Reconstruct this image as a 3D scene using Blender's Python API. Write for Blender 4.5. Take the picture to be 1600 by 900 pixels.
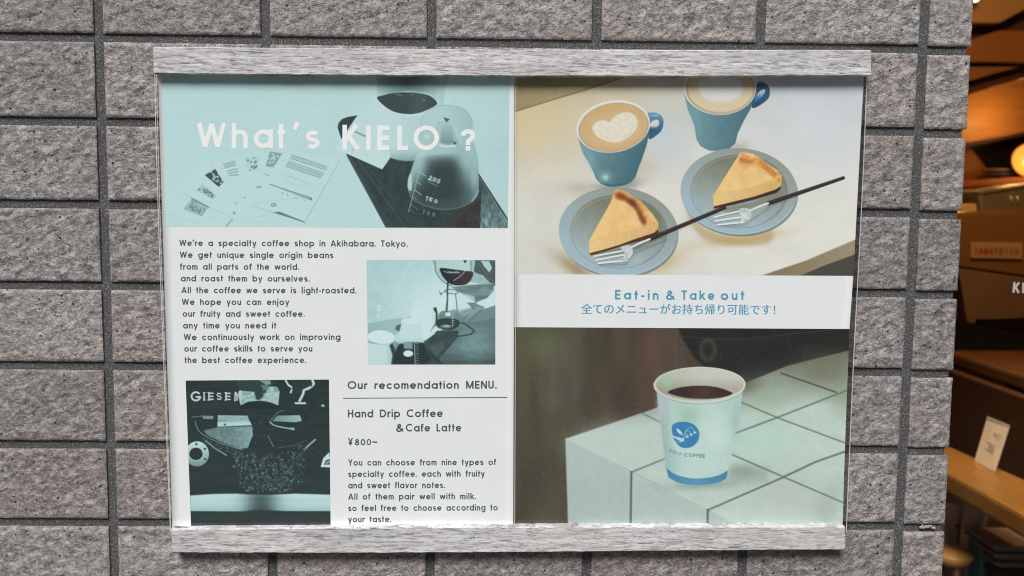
import bpy, bmesh, math, random
import numpy as np
from mathutils import Vector, Matrix, noise as mnoise

for o in list(bpy.data.objects): bpy.data.objects.remove(o)
S = bpy.context.scene; COL = S.collection
R = math.radians
# ---------------------------------------------------------------- camera, sky, sun, exposure
# metres; the tiled wall's face is the plane y = 0, x to the right, z up (z = 0 is the joint above the sign, eye height)
FOC = 1400.0
cd = bpy.data.cameras.new('camera'); cam = bpy.data.objects.new('camera', cd); COL.objects.link(cam); S.camera = cam
cam.location = (0.48234, -1.10695, -0.19932); cam.rotation_euler = (1.482087, -0.010668, -0.015617)
cd.sensor_width = 36; cd.lens = FOC / 1600 * 36; cd.clip_start = .02; cd.clip_end = 400
cd.dof.use_dof = True; cd.dof.focus_distance = 1.105; cd.dof.aperture_fstop = 4.6

W = bpy.data.worlds.new('World'); S.world = W; W.use_nodes = True
wn = W.node_tree; bg = wn.nodes['Background']; sky = wn.nodes.new('ShaderNodeTexSky'); sky.sky_type = 'NISHITA'
sky.sun_disc = False; sky.sun_elevation = R(62); sky.sun_rotation = R(205); sky.dust_density = 6; sky.air_density = 1.0; sky.ozone_density = .6
hs = wn.nodes.new('ShaderNodeHueSaturation'); hs.inputs['Saturation'].default_value = .35      # overcast, nearly grey daylight
wn.links.new(sky.outputs[0], hs.inputs['Color']); wn.links.new(hs.outputs[0], bg.inputs[0]); bg.inputs[1].default_value = .05
sl = bpy.data.lights.new('sun', 'SUN'); sun = bpy.data.objects.new('sun', sl); COL.objects.link(sun)
sl.energy = 4.6; sl.angle = R(24); sl.color = (1, .98, .955)
sun.rotation_euler = Vector((.20, .66, -.84)).to_track_quat('-Z', 'Y').to_euler()
S.view_settings.view_transform = 'Standard'; S.view_settings.look = 'None'; S.view_settings.gamma = 1
S.view_settings.exposure = -.19
S.cycles.filter_width = 1.05; S.cycles.max_bounces = 8; S.cycles.transparent_max_bounces = 12
try: S.cycles.use_denoising = True
except Exception: pass

# ---------------------------------------------------------------- stroke lettering (pure numpy)
def _arc(cx, cy, rx, ry, a0, a1, n=None):
    n = n or max(6, int(abs(a1 - a0) / 15))
    t = np.radians(np.linspace(a0, a1, n + 1))
    return np.c_[cx + rx * np.cos(t), cy + ry * np.sin(t)]

def _spline(pts, n=6, closed=False):
    p = np.asarray(pts, float)
    q = np.r_[p[-1:], p, p[:2]] if closed else np.r_[2 * p[:1] - p[1:2], p, 2 * p[-1:] - p[-2:-1]]
    out = []
    for i in range(len(p) if closed else len(p) - 1):
        a, b, c, d = q[i:i + 4]
        for t in np.arange(n) / n:
            out.append(.5 * (2 * b + (c - a) * t + (2 * a - 5 * b + 4 * c - d) * t * t + (3 * b - a - 3 * c + d) * t ** 3))
    if not closed: out.append(p[-1])
    return np.array(out)

def glyph(ch, w=.15, xh=.72):
    """centre-line strokes (list of polylines), cap height 1, and the advance width; round geometric sans"""
    h = w / 2; R = xh / 2; r = R - h; L = lambda *p: np.array(p, float)
    full = lambda cx, cy, rx, ry=None: _arc(cx, cy, rx, ry or rx, 0, 360, 28)
    n_ = .56 * xh / .72
    def arch(x0, wd): 
        rr = wd / 2 - h; return np.r_[_arc(x0 + wd / 2, xh - h - rr, rr, rr, 180, 0, 12), L((x0 + wd - h, 0))]
    if ch == 'a': return [full(R, R, r), L((xh - h, 0), (xh - h, xh))], xh
    if ch == 'b': return [full(R, R, r), L((h, 0), (h, 1))], xh
    if ch == 'd': return [full(R, R, r), L((xh - h, 0), (xh - h, 1))], xh
    if ch == 'p': return [full(R, R, r), L((h, -.3), (h, xh))], xh
    if ch == 'q': return [full(R, R, r), L((xh - h, -.3), (xh - h, xh))], xh
    if ch == 'g': return [full(R, R, r), np.r_[L((xh - h, xh), (xh - h, 0)), _arc(R, 0, r, .3 - h, 0, -150)]], xh
    if ch == 'c': return [_arc(R, R, r, r, 42, 318)], xh * .9
    if ch == 'e': return [_arc(R, R, r, r, 2, 322), L((h, R), (xh - h, R))], xh * .98
    if ch == 'o': return [full(R, R, r)], xh
    if ch == 'f': return [np.r_[_arc(.33, .86, .19, .14 - h, 80, 180, 6), L((.14, 0))], L((0, xh - h), (.34, xh - h))], .34
    if ch == 't': return [L((.15, 0), (.15, .95)), L((0, xh - h), (.33, xh - h))], .33
    if ch == 'h': return [L((h, 0), (h, 1)), arch(0, n_)], n_
    if ch == 'n': return [L((h, 0), (h, xh)), arch(0, n_)], n_
    if ch == 'm': return [L((h, 0), (h, xh)), arch(0, .5), arch(.5 - w, .5)], 1 - w
    if ch == 'u': return [L((n_ - h, 0), (n_ - h, xh)), np.r_[L((h, xh)), _arc(n_ / 2, n_ / 2, n_ / 2 - h, n_ / 2 - h, 180, 360, 12)]], n_
    if ch == 'r': return [L((h, 0), (h, xh)), _arc(.34, xh - .3, .34 - h, .3 - h, 180, 78, 8)], .36
    if ch in 'sS':
        H = xh if ch == 's' else 1; rs = (H - w) / 4; k = 1.3; cx = rs * k + h
        return [np.r_[_arc(cx, H - h - rs, rs * k, rs, 32, 270, 14), _arc(cx, h + rs, rs * k, rs, 90, -148, 14)]], 2 * cx
    if ch == 'i': return [L((h, 0), (h, xh)), L((h, .83), (h, 1))], w
    if ch == 'j': return [np.r_[L((h, xh), (h, -.1)), _arc(-.07, -.1, .07 + h, .2 - h, 0, -85, 5)], L((h, .83), (h, 1))], w
    if ch == 'l': return [L((h, 0), (h, 1))], w
    if ch == 'k': return [L((h, 0), (h, 1)), L((h, .26), (.5, xh)), L((.23, .4), (.55, 0))], .56
    if ch == 'v': return [L((.07, xh), (.3, 0.02)), L((.53, xh), (.3, .02))], .6
    if ch == 'w': return [L((.06, xh), (.25, .03)), L((.25, .03), (.44, xh - .02)), L((.44, xh - .02), (.63, .03)), L((.63, .03), (.82, xh))], .88
    if ch == 'x': return [L((.07, 0), (.5, xh)), L((.07, xh), (.5, 0))], .57
    if ch == 'y': return [L((.07, xh), (.3, .05)), L((.53, xh), (.2, -.3))], .6
    if ch == 'z': return [L((0, xh - h), (.5, xh - h)), L((.45, xh - h), (.06, h)), L((0, h), (.5, h))], .5
    if ch == 'A': return [L((.07, 0), (.41, .97)), L((.75, 0), (.41, .97)), L((.18, .27), (.64, .27))], .82
    if ch == 'C': return [_arc(.5, .5, .5 - h, .5 - h, 48, 312)], .88
    if ch == 'G': return [_arc(.5, .5, .5 - h, .5 - h, 45, 350), L((.55, .44), (1 - h, .44))], .98
    if ch == 'D': return [L((h, 0), (h, 1)), np.r_[L((h, 1 - h), (.32, 1 - h)), _arc(.32, .5, .46 - h, .5 - h, 90, -90), L((h, h))]], .78
    if ch == 'E': return [L((h, 0), (h, 1)), L((h, 1 - h), (.52, 1 - h)), L((h, .5), (.5, .5)), L((h, h), (.52, h))], .53
    if ch == 'F': return [L((h, 0), (h, 1)), L((h, 1 - h), (.5, 1 - h)), L((h, .48), (.47, .48))], .5
    if ch == 'H': return [L((h, 0), (h, 1)), L((.66 - h, 0), (.66 - h, 1)), L((h, .5), (.66, .5))], .66
    if ch == 'I': return [L((h, 0), (h, 1))], w
    if ch == 'K': return [L((h, 0), (h, 1)), L((h, .36), (.6, .99)), L((.26, .56), (.66, .01))], .68
    if ch == 'L': return [L((h, 0), (h, 1)), L((h, h), (.48, h))], .48
    if ch == 'M': return [L((h, 0), (h, 1)), L((.85 - h, 0), (.85 - h, 1)), L((h, .97), (.425, .06)), L((.85 - h, .97), (.425, .06))], .85
    if ch == 'N': return [L((h, 0), (h, 1)), L((.68 - h, 0), (.68 - h, 1)), L((h, .97), (.68 - h, .03))], .68
    if ch in 'O': return [full(.5, .5, .5 - h)], 1.0
    if ch == 'T': return [L((.27, 0), (.27, 1)), L((0, 1 - h), (.54, 1 - h))], .54
    if ch == 'U': return [np.r_[L((h, 1), (h, .3)), _arc(.31, .3, .31 - h, .3 - h, 180, 360, 12), L((.62 - h, 1))]], .62
    if ch == 'W': return [L((.07, 1), (.3, .04)), L((.3, .04), (.53, .97)), L((.53, .97), (.76, .04)), L((.76, .04), (.99, 1))], 1.06
    if ch == 'Y': return [L((.07, 1), (.35, .45)), L((.63, 1), (.35, .45)), L((.35, 0), (.35, .5))], .7
    if ch == '0': return [full(.3, .5, .3 - h, .5 - h)], .6
    if ch == '1': return [L((.2, 0), (.2, 1)), L((.03, .86), (.22, .97))], .3
    if ch == '2': return [np.r_[_arc(.27, .72, .27 - h, .28 - h, 175, -35, 12), L((.07, h))], L((.03, h), (.54, h))], .56
    if ch == '5': return [L((.12, 1 - h), (.5, 1 - h)), L((.14, 1), (.1, .5)), _arc(.26, .31, .28 - h, .31 - h, 125, -140, 12)], .56
    if ch == '8': return [full(.3, .27, .3 - h, .27 - h), full(.3, .76, .25 - h, .24 - h)], .6
    if ch == '.' or ch == ',': return [L((h, 0), (h, w * 1.05))], w
    if ch == "'": return [L((.03, .72), (.12, 1.02))], .17
    if ch == '-': return [L((0, .36), (.33, .36))], .33
    if ch == '~': return [_spline([(.0, .36), (.1, .46), (.22, .43), (.34, .37), (.45, .46)], 4)], .46
    if ch == '?': return [np.r_[_arc(.27, .72, .27 - h, .28 - h, 185, -40, 12), L((.27, .42), (.27, .26))], L((.27, 0), (.27, w * 1.1))], .54
    if ch == '!': return [L((h, .28), (h, 1)), L((h, 0), (h, w * 1.1))], w
    if ch == '&': return [_spline([(.78, .02), (.5, .36), (.25, .66), (.22, .82), (.36, .93), (.5, .82), (.44, .65), (.2, .46), (.09, .27), (.16, .11), (.34, .06), (.52, .14), (.66, .3), (.73, .45)], 5)], .8
    if ch == '\u00a5': return glyph('Y', w, xh)[0] + [L((.1, .42), (.6, .42)), L((.1, .22), (.6, .22))], .7
    return [], .3

def set_line(text, x0, y0, x1, y1, cap, w=.15, xh=.72, gap=.14, space=.66):
    """strokes of a printed line, in picture units (y down), fitted between its two measured ends"""
    pen = 0; items = []
    for ch in text:
        if ch == ' ': pen += space; continue
        st, adv = glyph(ch, w, xh)
        items += [(s + np.array([pen, 0])) for s in st]
        pen += adv + gap
    total = max(s[:, 0].max() for s in items) + w / 2
    d = np.array([x1 - x0, y1 - y0]); ln = np.hypot(*d); d = d / ln; up = np.array([d[1], -d[0]])
    kx = ln / total
    return [np.array([x0, y0]) + s[:, :1] * kx * d + s[:, 1:] * cap * up for s in items], w * (cap * .55 + kx * .45)

# ---------------------------------------------------------------- print artwork (pure numpy)
_rng = np.random.default_rng(7)
_LAT = _rng.random((256, 256))
def vnoise(x, y):
    xi = np.floor(x).astype(int); yi = np.floor(y).astype(int); fx = x - xi; fy = y - yi
    fx = fx * fx * (3 - 2 * fx); fy = fy * fy * (3 - 2 * fy)
    g = lambda a, b: _LAT[a & 255, b & 255]
    return (g(xi, yi) * (1 - fx) + g(xi + 1, yi) * fx) * (1 - fy) + (g(xi, yi + 1) * (1 - fx) + g(xi + 1, yi + 1) * fx) * fy
def fbm(x, y, o=4, gain=.5):
    s = 0; a = 1; t = 0
    for k in range(o):
        s = s + a * vnoise(x * 2 ** k + 17.3 * k, y * 2 ** k + 9.1 * k); t += a; a *= gain
    return s / t

class Art:
    """a flat picture to be printed: colours (sRGB 0-255) on a grid of points laid over its four corners"""
    def __init__(s, tl, tr, br, bl, step=.8):
        w = max(abs(tr[0] - tl[0]), abs(br[0] - bl[0])); h = max(abs(bl[1] - tl[1]), abs(br[1] - tr[1]))
        s.W = int(w / step) + 1; s.H = int(h / step) + 1
        u, v = np.meshgrid(np.linspace(0, 1, s.W), np.linspace(0, 1, s.H)); u = u[..., None]; v = v[..., None]
        c = [np.array(p, float) for p in (tl, tr, br, bl)]
        P = (c[0] * (1 - u) + c[1] * u) * (1 - v) + (c[3] * (1 - u) + c[2] * u) * v
        s.X = P[..., 0]; s.Y = P[..., 1]; s.im = np.zeros((s.H, s.W, 3))
        s.lx = s.X.mean(0); s.ly = s.Y.mean(1); s.clip = None
    def _win(s, x0, x1, y0, y1):
        m = 4
        i0, i1 = np.searchsorted(s.lx, [x0 - m - 12, x1 + m + 12]); j0, j1 = np.searchsorted(s.ly, [y0 - m - 4, y1 + m + 4])
        return slice(j0, j1), slice(i0, i1)
    def blend(s, sl, m, col):
        if m.size == 0: return
        if s.clip is not None: m = m * s.clip[sl]
        if callable(col): col = col(s.X[sl], s.Y[sl])
        col = np.asarray(col, float)
        s.im[sl] = s.im[sl] * (1 - m[..., None]) + col * m[..., None]
    def fill(s, col): s.im[:] = col(s.X, s.Y) if callable(col) else np.asarray(col, float)
    def _sd(s, sl, p):
        X = s.X[sl]; Y = s.Y[sl]; d = np.full(X.shape, 1e9); ins = np.zeros(X.shape, bool)
        for i in range(len(p)):
            a = p[i]; b = p[(i + 1) % len(p)]; e = b - a; L2 = e @ e + 1e-9
            t = np.clip(((X - a[0]) * e[0] + (Y - a[1]) * e[1]) / L2, 0, 1)
            d = np.minimum(d, (X - a[0] - t * e[0]) ** 2 + (Y - a[1] - t * e[1]) ** 2)
            c = (a[1] > Y) != (b[1] > Y)
            if abs(e[1]) > 1e-9: ins ^= c & (X < a[0] + (Y - a[1]) / e[1] * e[0])
        d = np.sqrt(d); return np.where(ins, -d, d)
    def mask(s, pts, soft=.9, smooth=False):
        p = _spline(pts, 5, True) if smooth else np.asarray(pts, float)
        k = soft * 1.5
        sl = s._win(p[:, 0].min() - k, p[:, 0].max() + k, p[:, 1].min() - k, p[:, 1].max() + k)
        return sl, np.clip(.5 - s._sd(sl, p) / (2 * soft), 0, 1) ** 1
    def poly(s, pts, col, a=1, soft=.7, smooth=False):
        sl, m = s.mask(pts, soft, smooth); m = m * m * (3 - 2 * m); s.blend(sl, m * a, col)
    def ell(s, cx, cy, rx, ry, col, ang=0, a=1, soft=.7):
        R = max(rx, ry) + soft * 2; sl = s._win(cx - R, cx + R, cy - R, cy + R)
        t = math.radians(ang); dx = s.X[sl] - cx; dy = s.Y[sl] - cy
        u = (dx * math.cos(t) + dy * math.sin(t)) / rx; v = (-dx * math.sin(t) + dy * math.cos(t)) / ry
        q = np.sqrt(u * u + v * v) + 1e-6
        g = np.sqrt((u / rx) ** 2 + (v / ry) ** 2) / q + 1e-9
        m = np.clip(.5 - (q - 1) / g / (2 * soft), 0, 1); s.blend(sl, m * m * (3 - 2 * m) * a, col)
    def glow(s, cx, cy, rx, ry, col, a=1, ang=0):
        R = max(rx, ry) * 2.6; sl = s._win(cx - R, cx + R, cy - R, cy + R)
        t = math.radians(ang); dx = s.X[sl] - cx; dy = s.Y[sl] - cy
        u = (dx * math.cos(t) + dy * math.sin(t)) / rx; v = (-dx * math.sin(t) + dy * math.cos(t)) / ry
        s.blend(sl, np.exp(-(u * u + v * v)) * a, col)
    def line(s, pts, w, col, a=1, soft=.6, smooth=False):
        p = _spline(pts, 5) if smooth else np.asarray(pts, float)
        k = w + soft * 2; sl = s._win(p[:, 0].min() - k, p[:, 0].max() + k, p[:, 1].min() - k, p[:, 1].max() + k)
        X = s.X[sl]; Y = s.Y[sl]; d = np.full(X.shape, 1e9)
        for i in range(len(p) - 1):
            A = p[i]; e = p[i + 1] - A; L2 = e @ e + 1e-9
            t = np.clip(((X - A[0]) * e[0] + (Y - A[1]) * e[1]) / L2, 0, 1)
            d = np.minimum(d, (X - A[0] - t * e[0]) ** 2 + (Y - A[1] - t * e[1]) ** 2)
        m = np.clip(.5 - (np.sqrt(d) - w / 2) / (2 * soft), 0, 1); s.blend(sl, m * m * (3 - 2 * m) * a, col)
    def text(s, txt, x0, y0, x1, y1, cap, col, a=1, w=.15, xh=.72, soft=.5, **k):
        st, lw = set_line(txt, x0, y0, x1, y1, cap, w, xh, **k)
        for q in st: s.line(q, lw, col, a, soft)
    def grain(s, amt, sc=1.3, seed=0):
        s.im += ((fbm(s.X / sc + seed, s.Y / sc + seed * 3, 2, .7) - .5) * 2 * amt)[..., None]
    def linear(s, k):
        c = np.clip(s.im, 0, 255) / 255
        return np.clip(np.where(c <= .04045, c / 12.92, ((c + .055) / 1.055) ** 2.4) * k, .004, .86)

def mix(c0, c1, t): t = np.clip(t, 0, 1)[..., None]; return np.array(c0, float) * (1 - t) + np.array(c1, float) * t
def aqua(v):
    """the blue-green one-ink scale of the left poster"""
    v = np.clip(np.asarray(v, float), 0, 1)
    k = np.array([0, .3, .6, .85, 1.0]); cs = np.array([(31, 41, 42), (76, 99, 100), (131, 166, 168), (182, 215, 217), (207, 231, 233)], float)
    return np.stack([np.interp(v, k, cs[:, i]) for i in range(3)], -1)

def art_hero():
    A = Art((253.5, 108), (796.8, 110), (793.3, 356.4), (260, 354.2)); a = aqua; P = A.poly
    A.fill(lambda X, Y: a(.855 + .03 * (fbm(X / 60, Y / 60) - .5) - .04 * np.clip((X - 690) / 110, 0, 1)))
    A.glow(330, 330, 120, 50, a(.9), .35)
    # fan of recipe cards
    P([(276, 292), (318, 250), (392, 240), (446, 235), (532, 248), (476, 347), (394, 322), (372, 354), (300, 354), (262, 330)], a(.885), .6, 3)
    ln = lambda p, v=.66, w=.7, al=.8: A.line(p, w, a(v), al)
    ln([(279, 298.5), (298, 308), (372, 345)], .7); ln([(297, 270), (303, 276)], .66); ln([(328, 250), (335, 261)], .72)
    ln([(262, 334), (312, 350)], .74); ln([(337, 339), (330, 342)], .7); ln([(391, 318), (470, 309), (490, 300)], .76, 1)
    ln([(394, 340), (432, 333)], .74); ln([(393, 321), (476, 347)], .62); ln([(532, 248), (476.5, 347)], .6, .8)
    A.line([(299, 309.5), (326, 324)], 1.3, a(.3)); P([(427, 332), (478, 348.5), (474, 345.5), (436, 330.5)], a(.38), .9, 1)
    def pat(p, base, dots, seed, dv):
        P(p, a(base)); r = np.random.default_rng(seed); q = np.array(p)
        for k in range(dots):
            t = r.random(4); t /= t.sum(); c = t @ q; c = q.mean(0) + (c - q.mean(0)) * 1.9
            sl, m = A.mask(p, .7); A.clip = np.zeros(A.X.shape); A.clip[sl] = m
            A.ell(c[0], c[1], 1.2 + r.random() * 1.3, 1 + r.random(), a(dv + r.random() * .1)); A.clip = None
    pat([(320, 273.5), (336.5, 264), (349.3, 285), (341.5, 292)], .22, 18, 1, .66)
    pat([(381, 245), (405.5, 243.5), (401, 266), (387.5, 268)], .82, 16, 2, .42)
    pat([(421.5, 236.5), (441, 239.5), (428, 261.5), (415, 260)], .6, 14, 3, .78)
    pat([(306, 297), (317, 288), (338, 306), (334, 312)], .76, 16, 4, .4)
    pat([(286, 326.5), (300, 311), (325.5, 325), (315, 338)], .7, 22, 5, .45)
    for k in range(3):
        for (q0, q1) in (((348.5 + k * 1.6, 257 + k * 2.6), (366.5 + k * 1.2, 251.5 + k * 3)), ((355 + k * 1.7, 267.5 + k * 3.4), (371 + k * .8, 263.5 + k * 4.6))):
            t = np.linspace(0, 1, 19); ln(np.c_[q0[0] + (q1[0] - q0[0]) * t, q0[1] + (q1[1] - q0[1]) * t + .7 * np.sin(t * 22)], .38, .8, 1)
    for k in range(8):
        if k == 3: continue
        t = np.linspace(0, 1, 50); x0 = 456 - k * 1.4; y0 = 242 + k * 2.5
        ln(np.c_[x0 + 55.5 * t, y0 + 18.6 * t + .7 * np.sin(t * 75)], .42, .8, .95)
    P([(420, 288), (422, 287.3), (488, 309.5), (486.5, 313.3)], a(.4)); P([(423, 289.2), (424, 288.7), (485, 310), (484, 311.6)], a(.74))
    for x in (441, 449, 462, 475): A.line([(x, 288.7 + (x - 420) * .335 + 5), (x + 1, 289 + (x - 420) * .335 + 7)], 1, a(.45))
    A.ell(427.5, 320.3, 4.2, 3.1, a(.5)); A.ell(427.5, 320.3, 3.1, 2.1, a(.8)); A.line([(424, 321), (431, 319.5)], .9, a(.5))
    A.text('Coffee beans', 442, 274, 488, 290, 4, a(.74), .8, soft=.7); A.text('shopping notes', 447, 284, 474, 294, 3, a(.76), .7)
    for p in ([(401, 292), (409, 291)], [(402, 293.5), (407, 293)], [(367, 316.5), (370, 319)], [(381, 308), (384, 309)], [(413, 272), (420, 274)]): A.line(p, 1.3, a(.5), .8)
    A.ell(366, 333, 2.4, 2.4, a(.64)); P([(352, 354), (362, 342), (364.5, 343), (357, 354)], a(.6)); P([(354.5, 354), (362, 344), (363, 344.6), (357, 354)], a(.84))
    # tray
    P([(541, 240), (530, 207), (527.6, 199), (529, 192), (534, 186.5), (543, 183), (560, 180), (700, 190), (746, 268), (800, 352), (800, 362), (606, 362)], lambda X, Y: a(.05 + .10 * fbm(X / 9, Y / 14) + .05 * fbm(X / 1.6, Y / 5)), 1, .8)
    A.line([(543, 243), (607, 360)], 3, a(.22), .9, 1); A.line([(548.5, 247), (614, 360)], 1.4, a(.3), .6); A.line([(559, 250), (637, 360)], 1, a(.3), .8)
    A.line([(566, 250), (650, 360)], .8, a(.24), .6)
    P([(747.5, 275), (752, 300), (750, 360), (800, 360), (793, 344)], lambda X, Y: a(.18 + .62 * np.clip((Y - 285) / 60, 0, 1) * fbm(X / 5, Y / 7)), 1, 1)
    A.line([(746, 269), (796, 346)], 1.3, a(.2)); A.line([(749, 277), (792, 347)], .8, a(.66), .7)
    # white cup with black coffee
    P([(578, 100), (578.5, 140), (583, 165), (592, 190), (599, 222), (607, 244), (628, 251), (648, 251), (663, 247), (678, 205), (690, 170), (694.5, 145), (694, 100)], lambda X, Y: a(.83 + .05 * np.exp(-((X - 600) / 25) ** 2) - .3 * np.clip((Y - 228) / 26, 0, 1) ** 1.5 - .05 * np.clip((X - 640) / 50, 0, 1)), 1, 1.4, True)
    A.line([(578.3, 120), (578.5, 140), (584, 166)], 1.5, a(.93), .6, 1)
    P([(590, 112), (588, 152), (600, 148), (637, 142), (672, 146), (684, 158), (688, 135), (684, 112)], lambda X, Y: a(.4 + .3 * np.abs((X - 637) / 50) ** 1.5 + .12 * np.clip((Y - 118) / 30, 0, 1)), 1, 2.5)
    A.line([(589, 152), (600, 164), (614, 173), (637, 179.5), (660, 177), (676, 169), (684, 158)], 4.5, a(.9), .9, 1.2, True)
    P([(589, 153), (598, 149), (615, 145.3), (637, 144.3), (655, 145.6), (672, 150), (683, 160.5), (678, 166.5), (667, 172), (655, 176.5), (638, 178.3), (617, 175), (601, 166)], lambda X, Y: a(.14 + .06 * np.exp(-((X - 655) / 14) ** 2) + .03 * fbm(X / 8, Y / 2)), 1, .8, True)
    for x, y in ((620, 147), (624, 148.5), (627, 149.5), (643, 148), (661, 155.5), (664, 156.5)): A.ell(x, y, .7, .6, a(.8))
    # card leaning on the tray
    P([(524, 232), (552, 188), (577, 160), (597, 187), (607, 224), (610, 246), (597.3, 264.3)], lambda X, Y: a(.865 + .03 * (Y - 160) / 100), 1, .8)
    P([(530, 207), (528.5, 194), (534, 186.5), (543, 183), (558, 180.5), (541, 206), (534, 213)], a(.13), 1, .9)
    A.line([(554, 204.5), (571, 212.2)], .9, a(.35)); A.line([(554.5, 206.5), (571, 214)], .9, a(.42)); ln([(573, 185), (574.5, 200)], .7); ln([(570, 240), (577, 244.5)], .72)
    A.ell(552.5, 233.5, 3, 2, a(.68), a=.6); P([(524, 232.5), (597, 265), (597.5, 263.6), (528, 229)], a(.95), .5)
    # glass carafe
    P([(655, 232), (648, 250), (640, 275), (638.5, 300), (645, 312), (665, 322), (690, 328), (715, 325.5), (737, 316), (747.5, 300), (747.5, 262), (744, 235), (736, 212), (738, 190), (725, 170), (700, 164), (676, 168), (660, 182), (656, 205)], lambda X, Y: a(.80 - .10 * np.clip((X - 690) / 50, 0, 1) - .10 * np.clip((Y - 240) / 30, 0, 1) - .45 * np.clip((Y - 285) / 25, 0, 1) * np.clip((735 - X) / 20, 0, 1)), .93, 1, True)
    A.line([(657, 210), (660, 184), (676, 168.5), (700, 164.6), (724, 170), (738, 188), (740, 202)], 1.2, a(.66), .7, .8, True)
    A.ell(665, 213, 14, 13, a(.72), a=.5, soft=4); A.glow(667, 213, 5, 4, a(.92), .6)
    P([(690, 197), (697, 192), (706, 196), (709.5, 224), (700, 226), (688, 223)], lambda X, Y: a(.72 - .22 * np.clip((Y - 195) / 30, 0, 1)), .9, 2.5)
    P([(692.5, 183), (703, 186), (697.5, 191.5)], a(.3), 1, .7); P([(708.5, 220), (713.5, 223), (712, 227), (709, 225)], a(.3), 1, .7)
    A.line([(688, 226.5), (697, 229), (711, 228)], 3.4, a(.96), .85, 1.3, True)
    A.line([(712, 200), (714, 215)], 1.3, a(.9), .6); A.line([(720, 205), (719, 225)], 2.4, a(.88), .5, 1.6)
    sl, m = A.mask([(651, 246), (643, 272), (640, 300), (646, 312), (668, 322), (690, 327.5), (714, 325), (736, 316), (746, 300), (746.5, 262), (742, 240)], 1.2, True)
    A.clip = np.zeros(A.X.shape); A.clip[sl] = m
    A.poly([(668, 250), (690, 243), (710, 246), (722, 262), (732, 285), (744, 300), (740, 318), (715, 332), (690, 334), (655, 326), (638, 314), (640, 296), (648, 284), (660, 268)], a(.27), .95, 14, True)
    A.poly([(678, 258), (698, 254), (712, 264), (716, 286), (722, 304), (706, 318), (685, 322), (660, 316), (654, 300), (668, 280)], a(.11), .85, 12, True)
    A.glow(735, 306, 12, 14, a(.34), .7); A.glow(741, 270, 6, 34, a(.72), .6); A.glow(728, 252, 9, 18, a(.72), .55); A.glow(655, 252, 8, 16, a(.72), .6); A.glow(690, 236, 26, 8, a(.74), .6)
    A.glow(692, 320, 40, 7, a(.2), .7); A.clip = None
    A.line([(640, 305), (650, 315), (672, 323.5), (692, 327.3), (715, 325), (736, 316), (747, 300)], 1.3, a(.42), .8, .9, True); A.line([(737, 315), (747.6, 298)], 1.8, a(.85), .6, 1)
    P([(640.5, 271), (644, 273), (643.5, 297.5), (639, 298), (636.5, 291), (637.5, 279)], a(.82), .95, 1)
    A.line([(655, 267.5), (638.5, 331)], .9, a(.78), .85)
    for x, y, L, al in ((655, 268, 10, .9), (652, 284.5, 5.5, .8), (648, 297, 11, .8), (645, 307.5, 6, .4), (641.5, 319, 12, .35), (640, 328, 7, .3)): A.line([(x, y), (x + L, y + L * .72)], 1.1, a(.8), al)
    A.text('200', 669, 281, 686.5, 287.5, 7.5, a(.88), .8, w=.26, soft=1.3, gap=.1); A.line([(670, 284.5), (683, 290.5)], 2, a(.6), .5)
    A.text('150', 664.5, 312.5, 683, 318, 6, a(.88), .8, w=.24, soft=.9, gap=.25); A.text('100', 660, 334, 679, 339, 6.5, a(.55), .7, w=.2, gap=.5)
    P([(688, 362), (712, 335), (735, 318), (750, 312), (750, 362)], lambda X, Y: mix((52, 47, 47), (68, 58, 57), np.exp(-((X * .7 + Y * .72 - 745) / 7) ** 2)), .75, 3)
    for k in range(60):
        x = 730 + _rng.random() * 20; y = 330 + _rng.random() * 22; A.ell(x, y, .7, .5, a(.4), a=.5)
    r = np.random.default_rng(3)
    for k in range(90): A.ell(256 + r.random() * 535, 122 + r.random() * 230, .5, .5, a(.97 if r.random() < .7 else .5), a=.55)
    A.im += (fbm(A.X / 40, A.Y / .9, 2) - .5)[..., None] * 5; A.grain(3)
    return A

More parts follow.
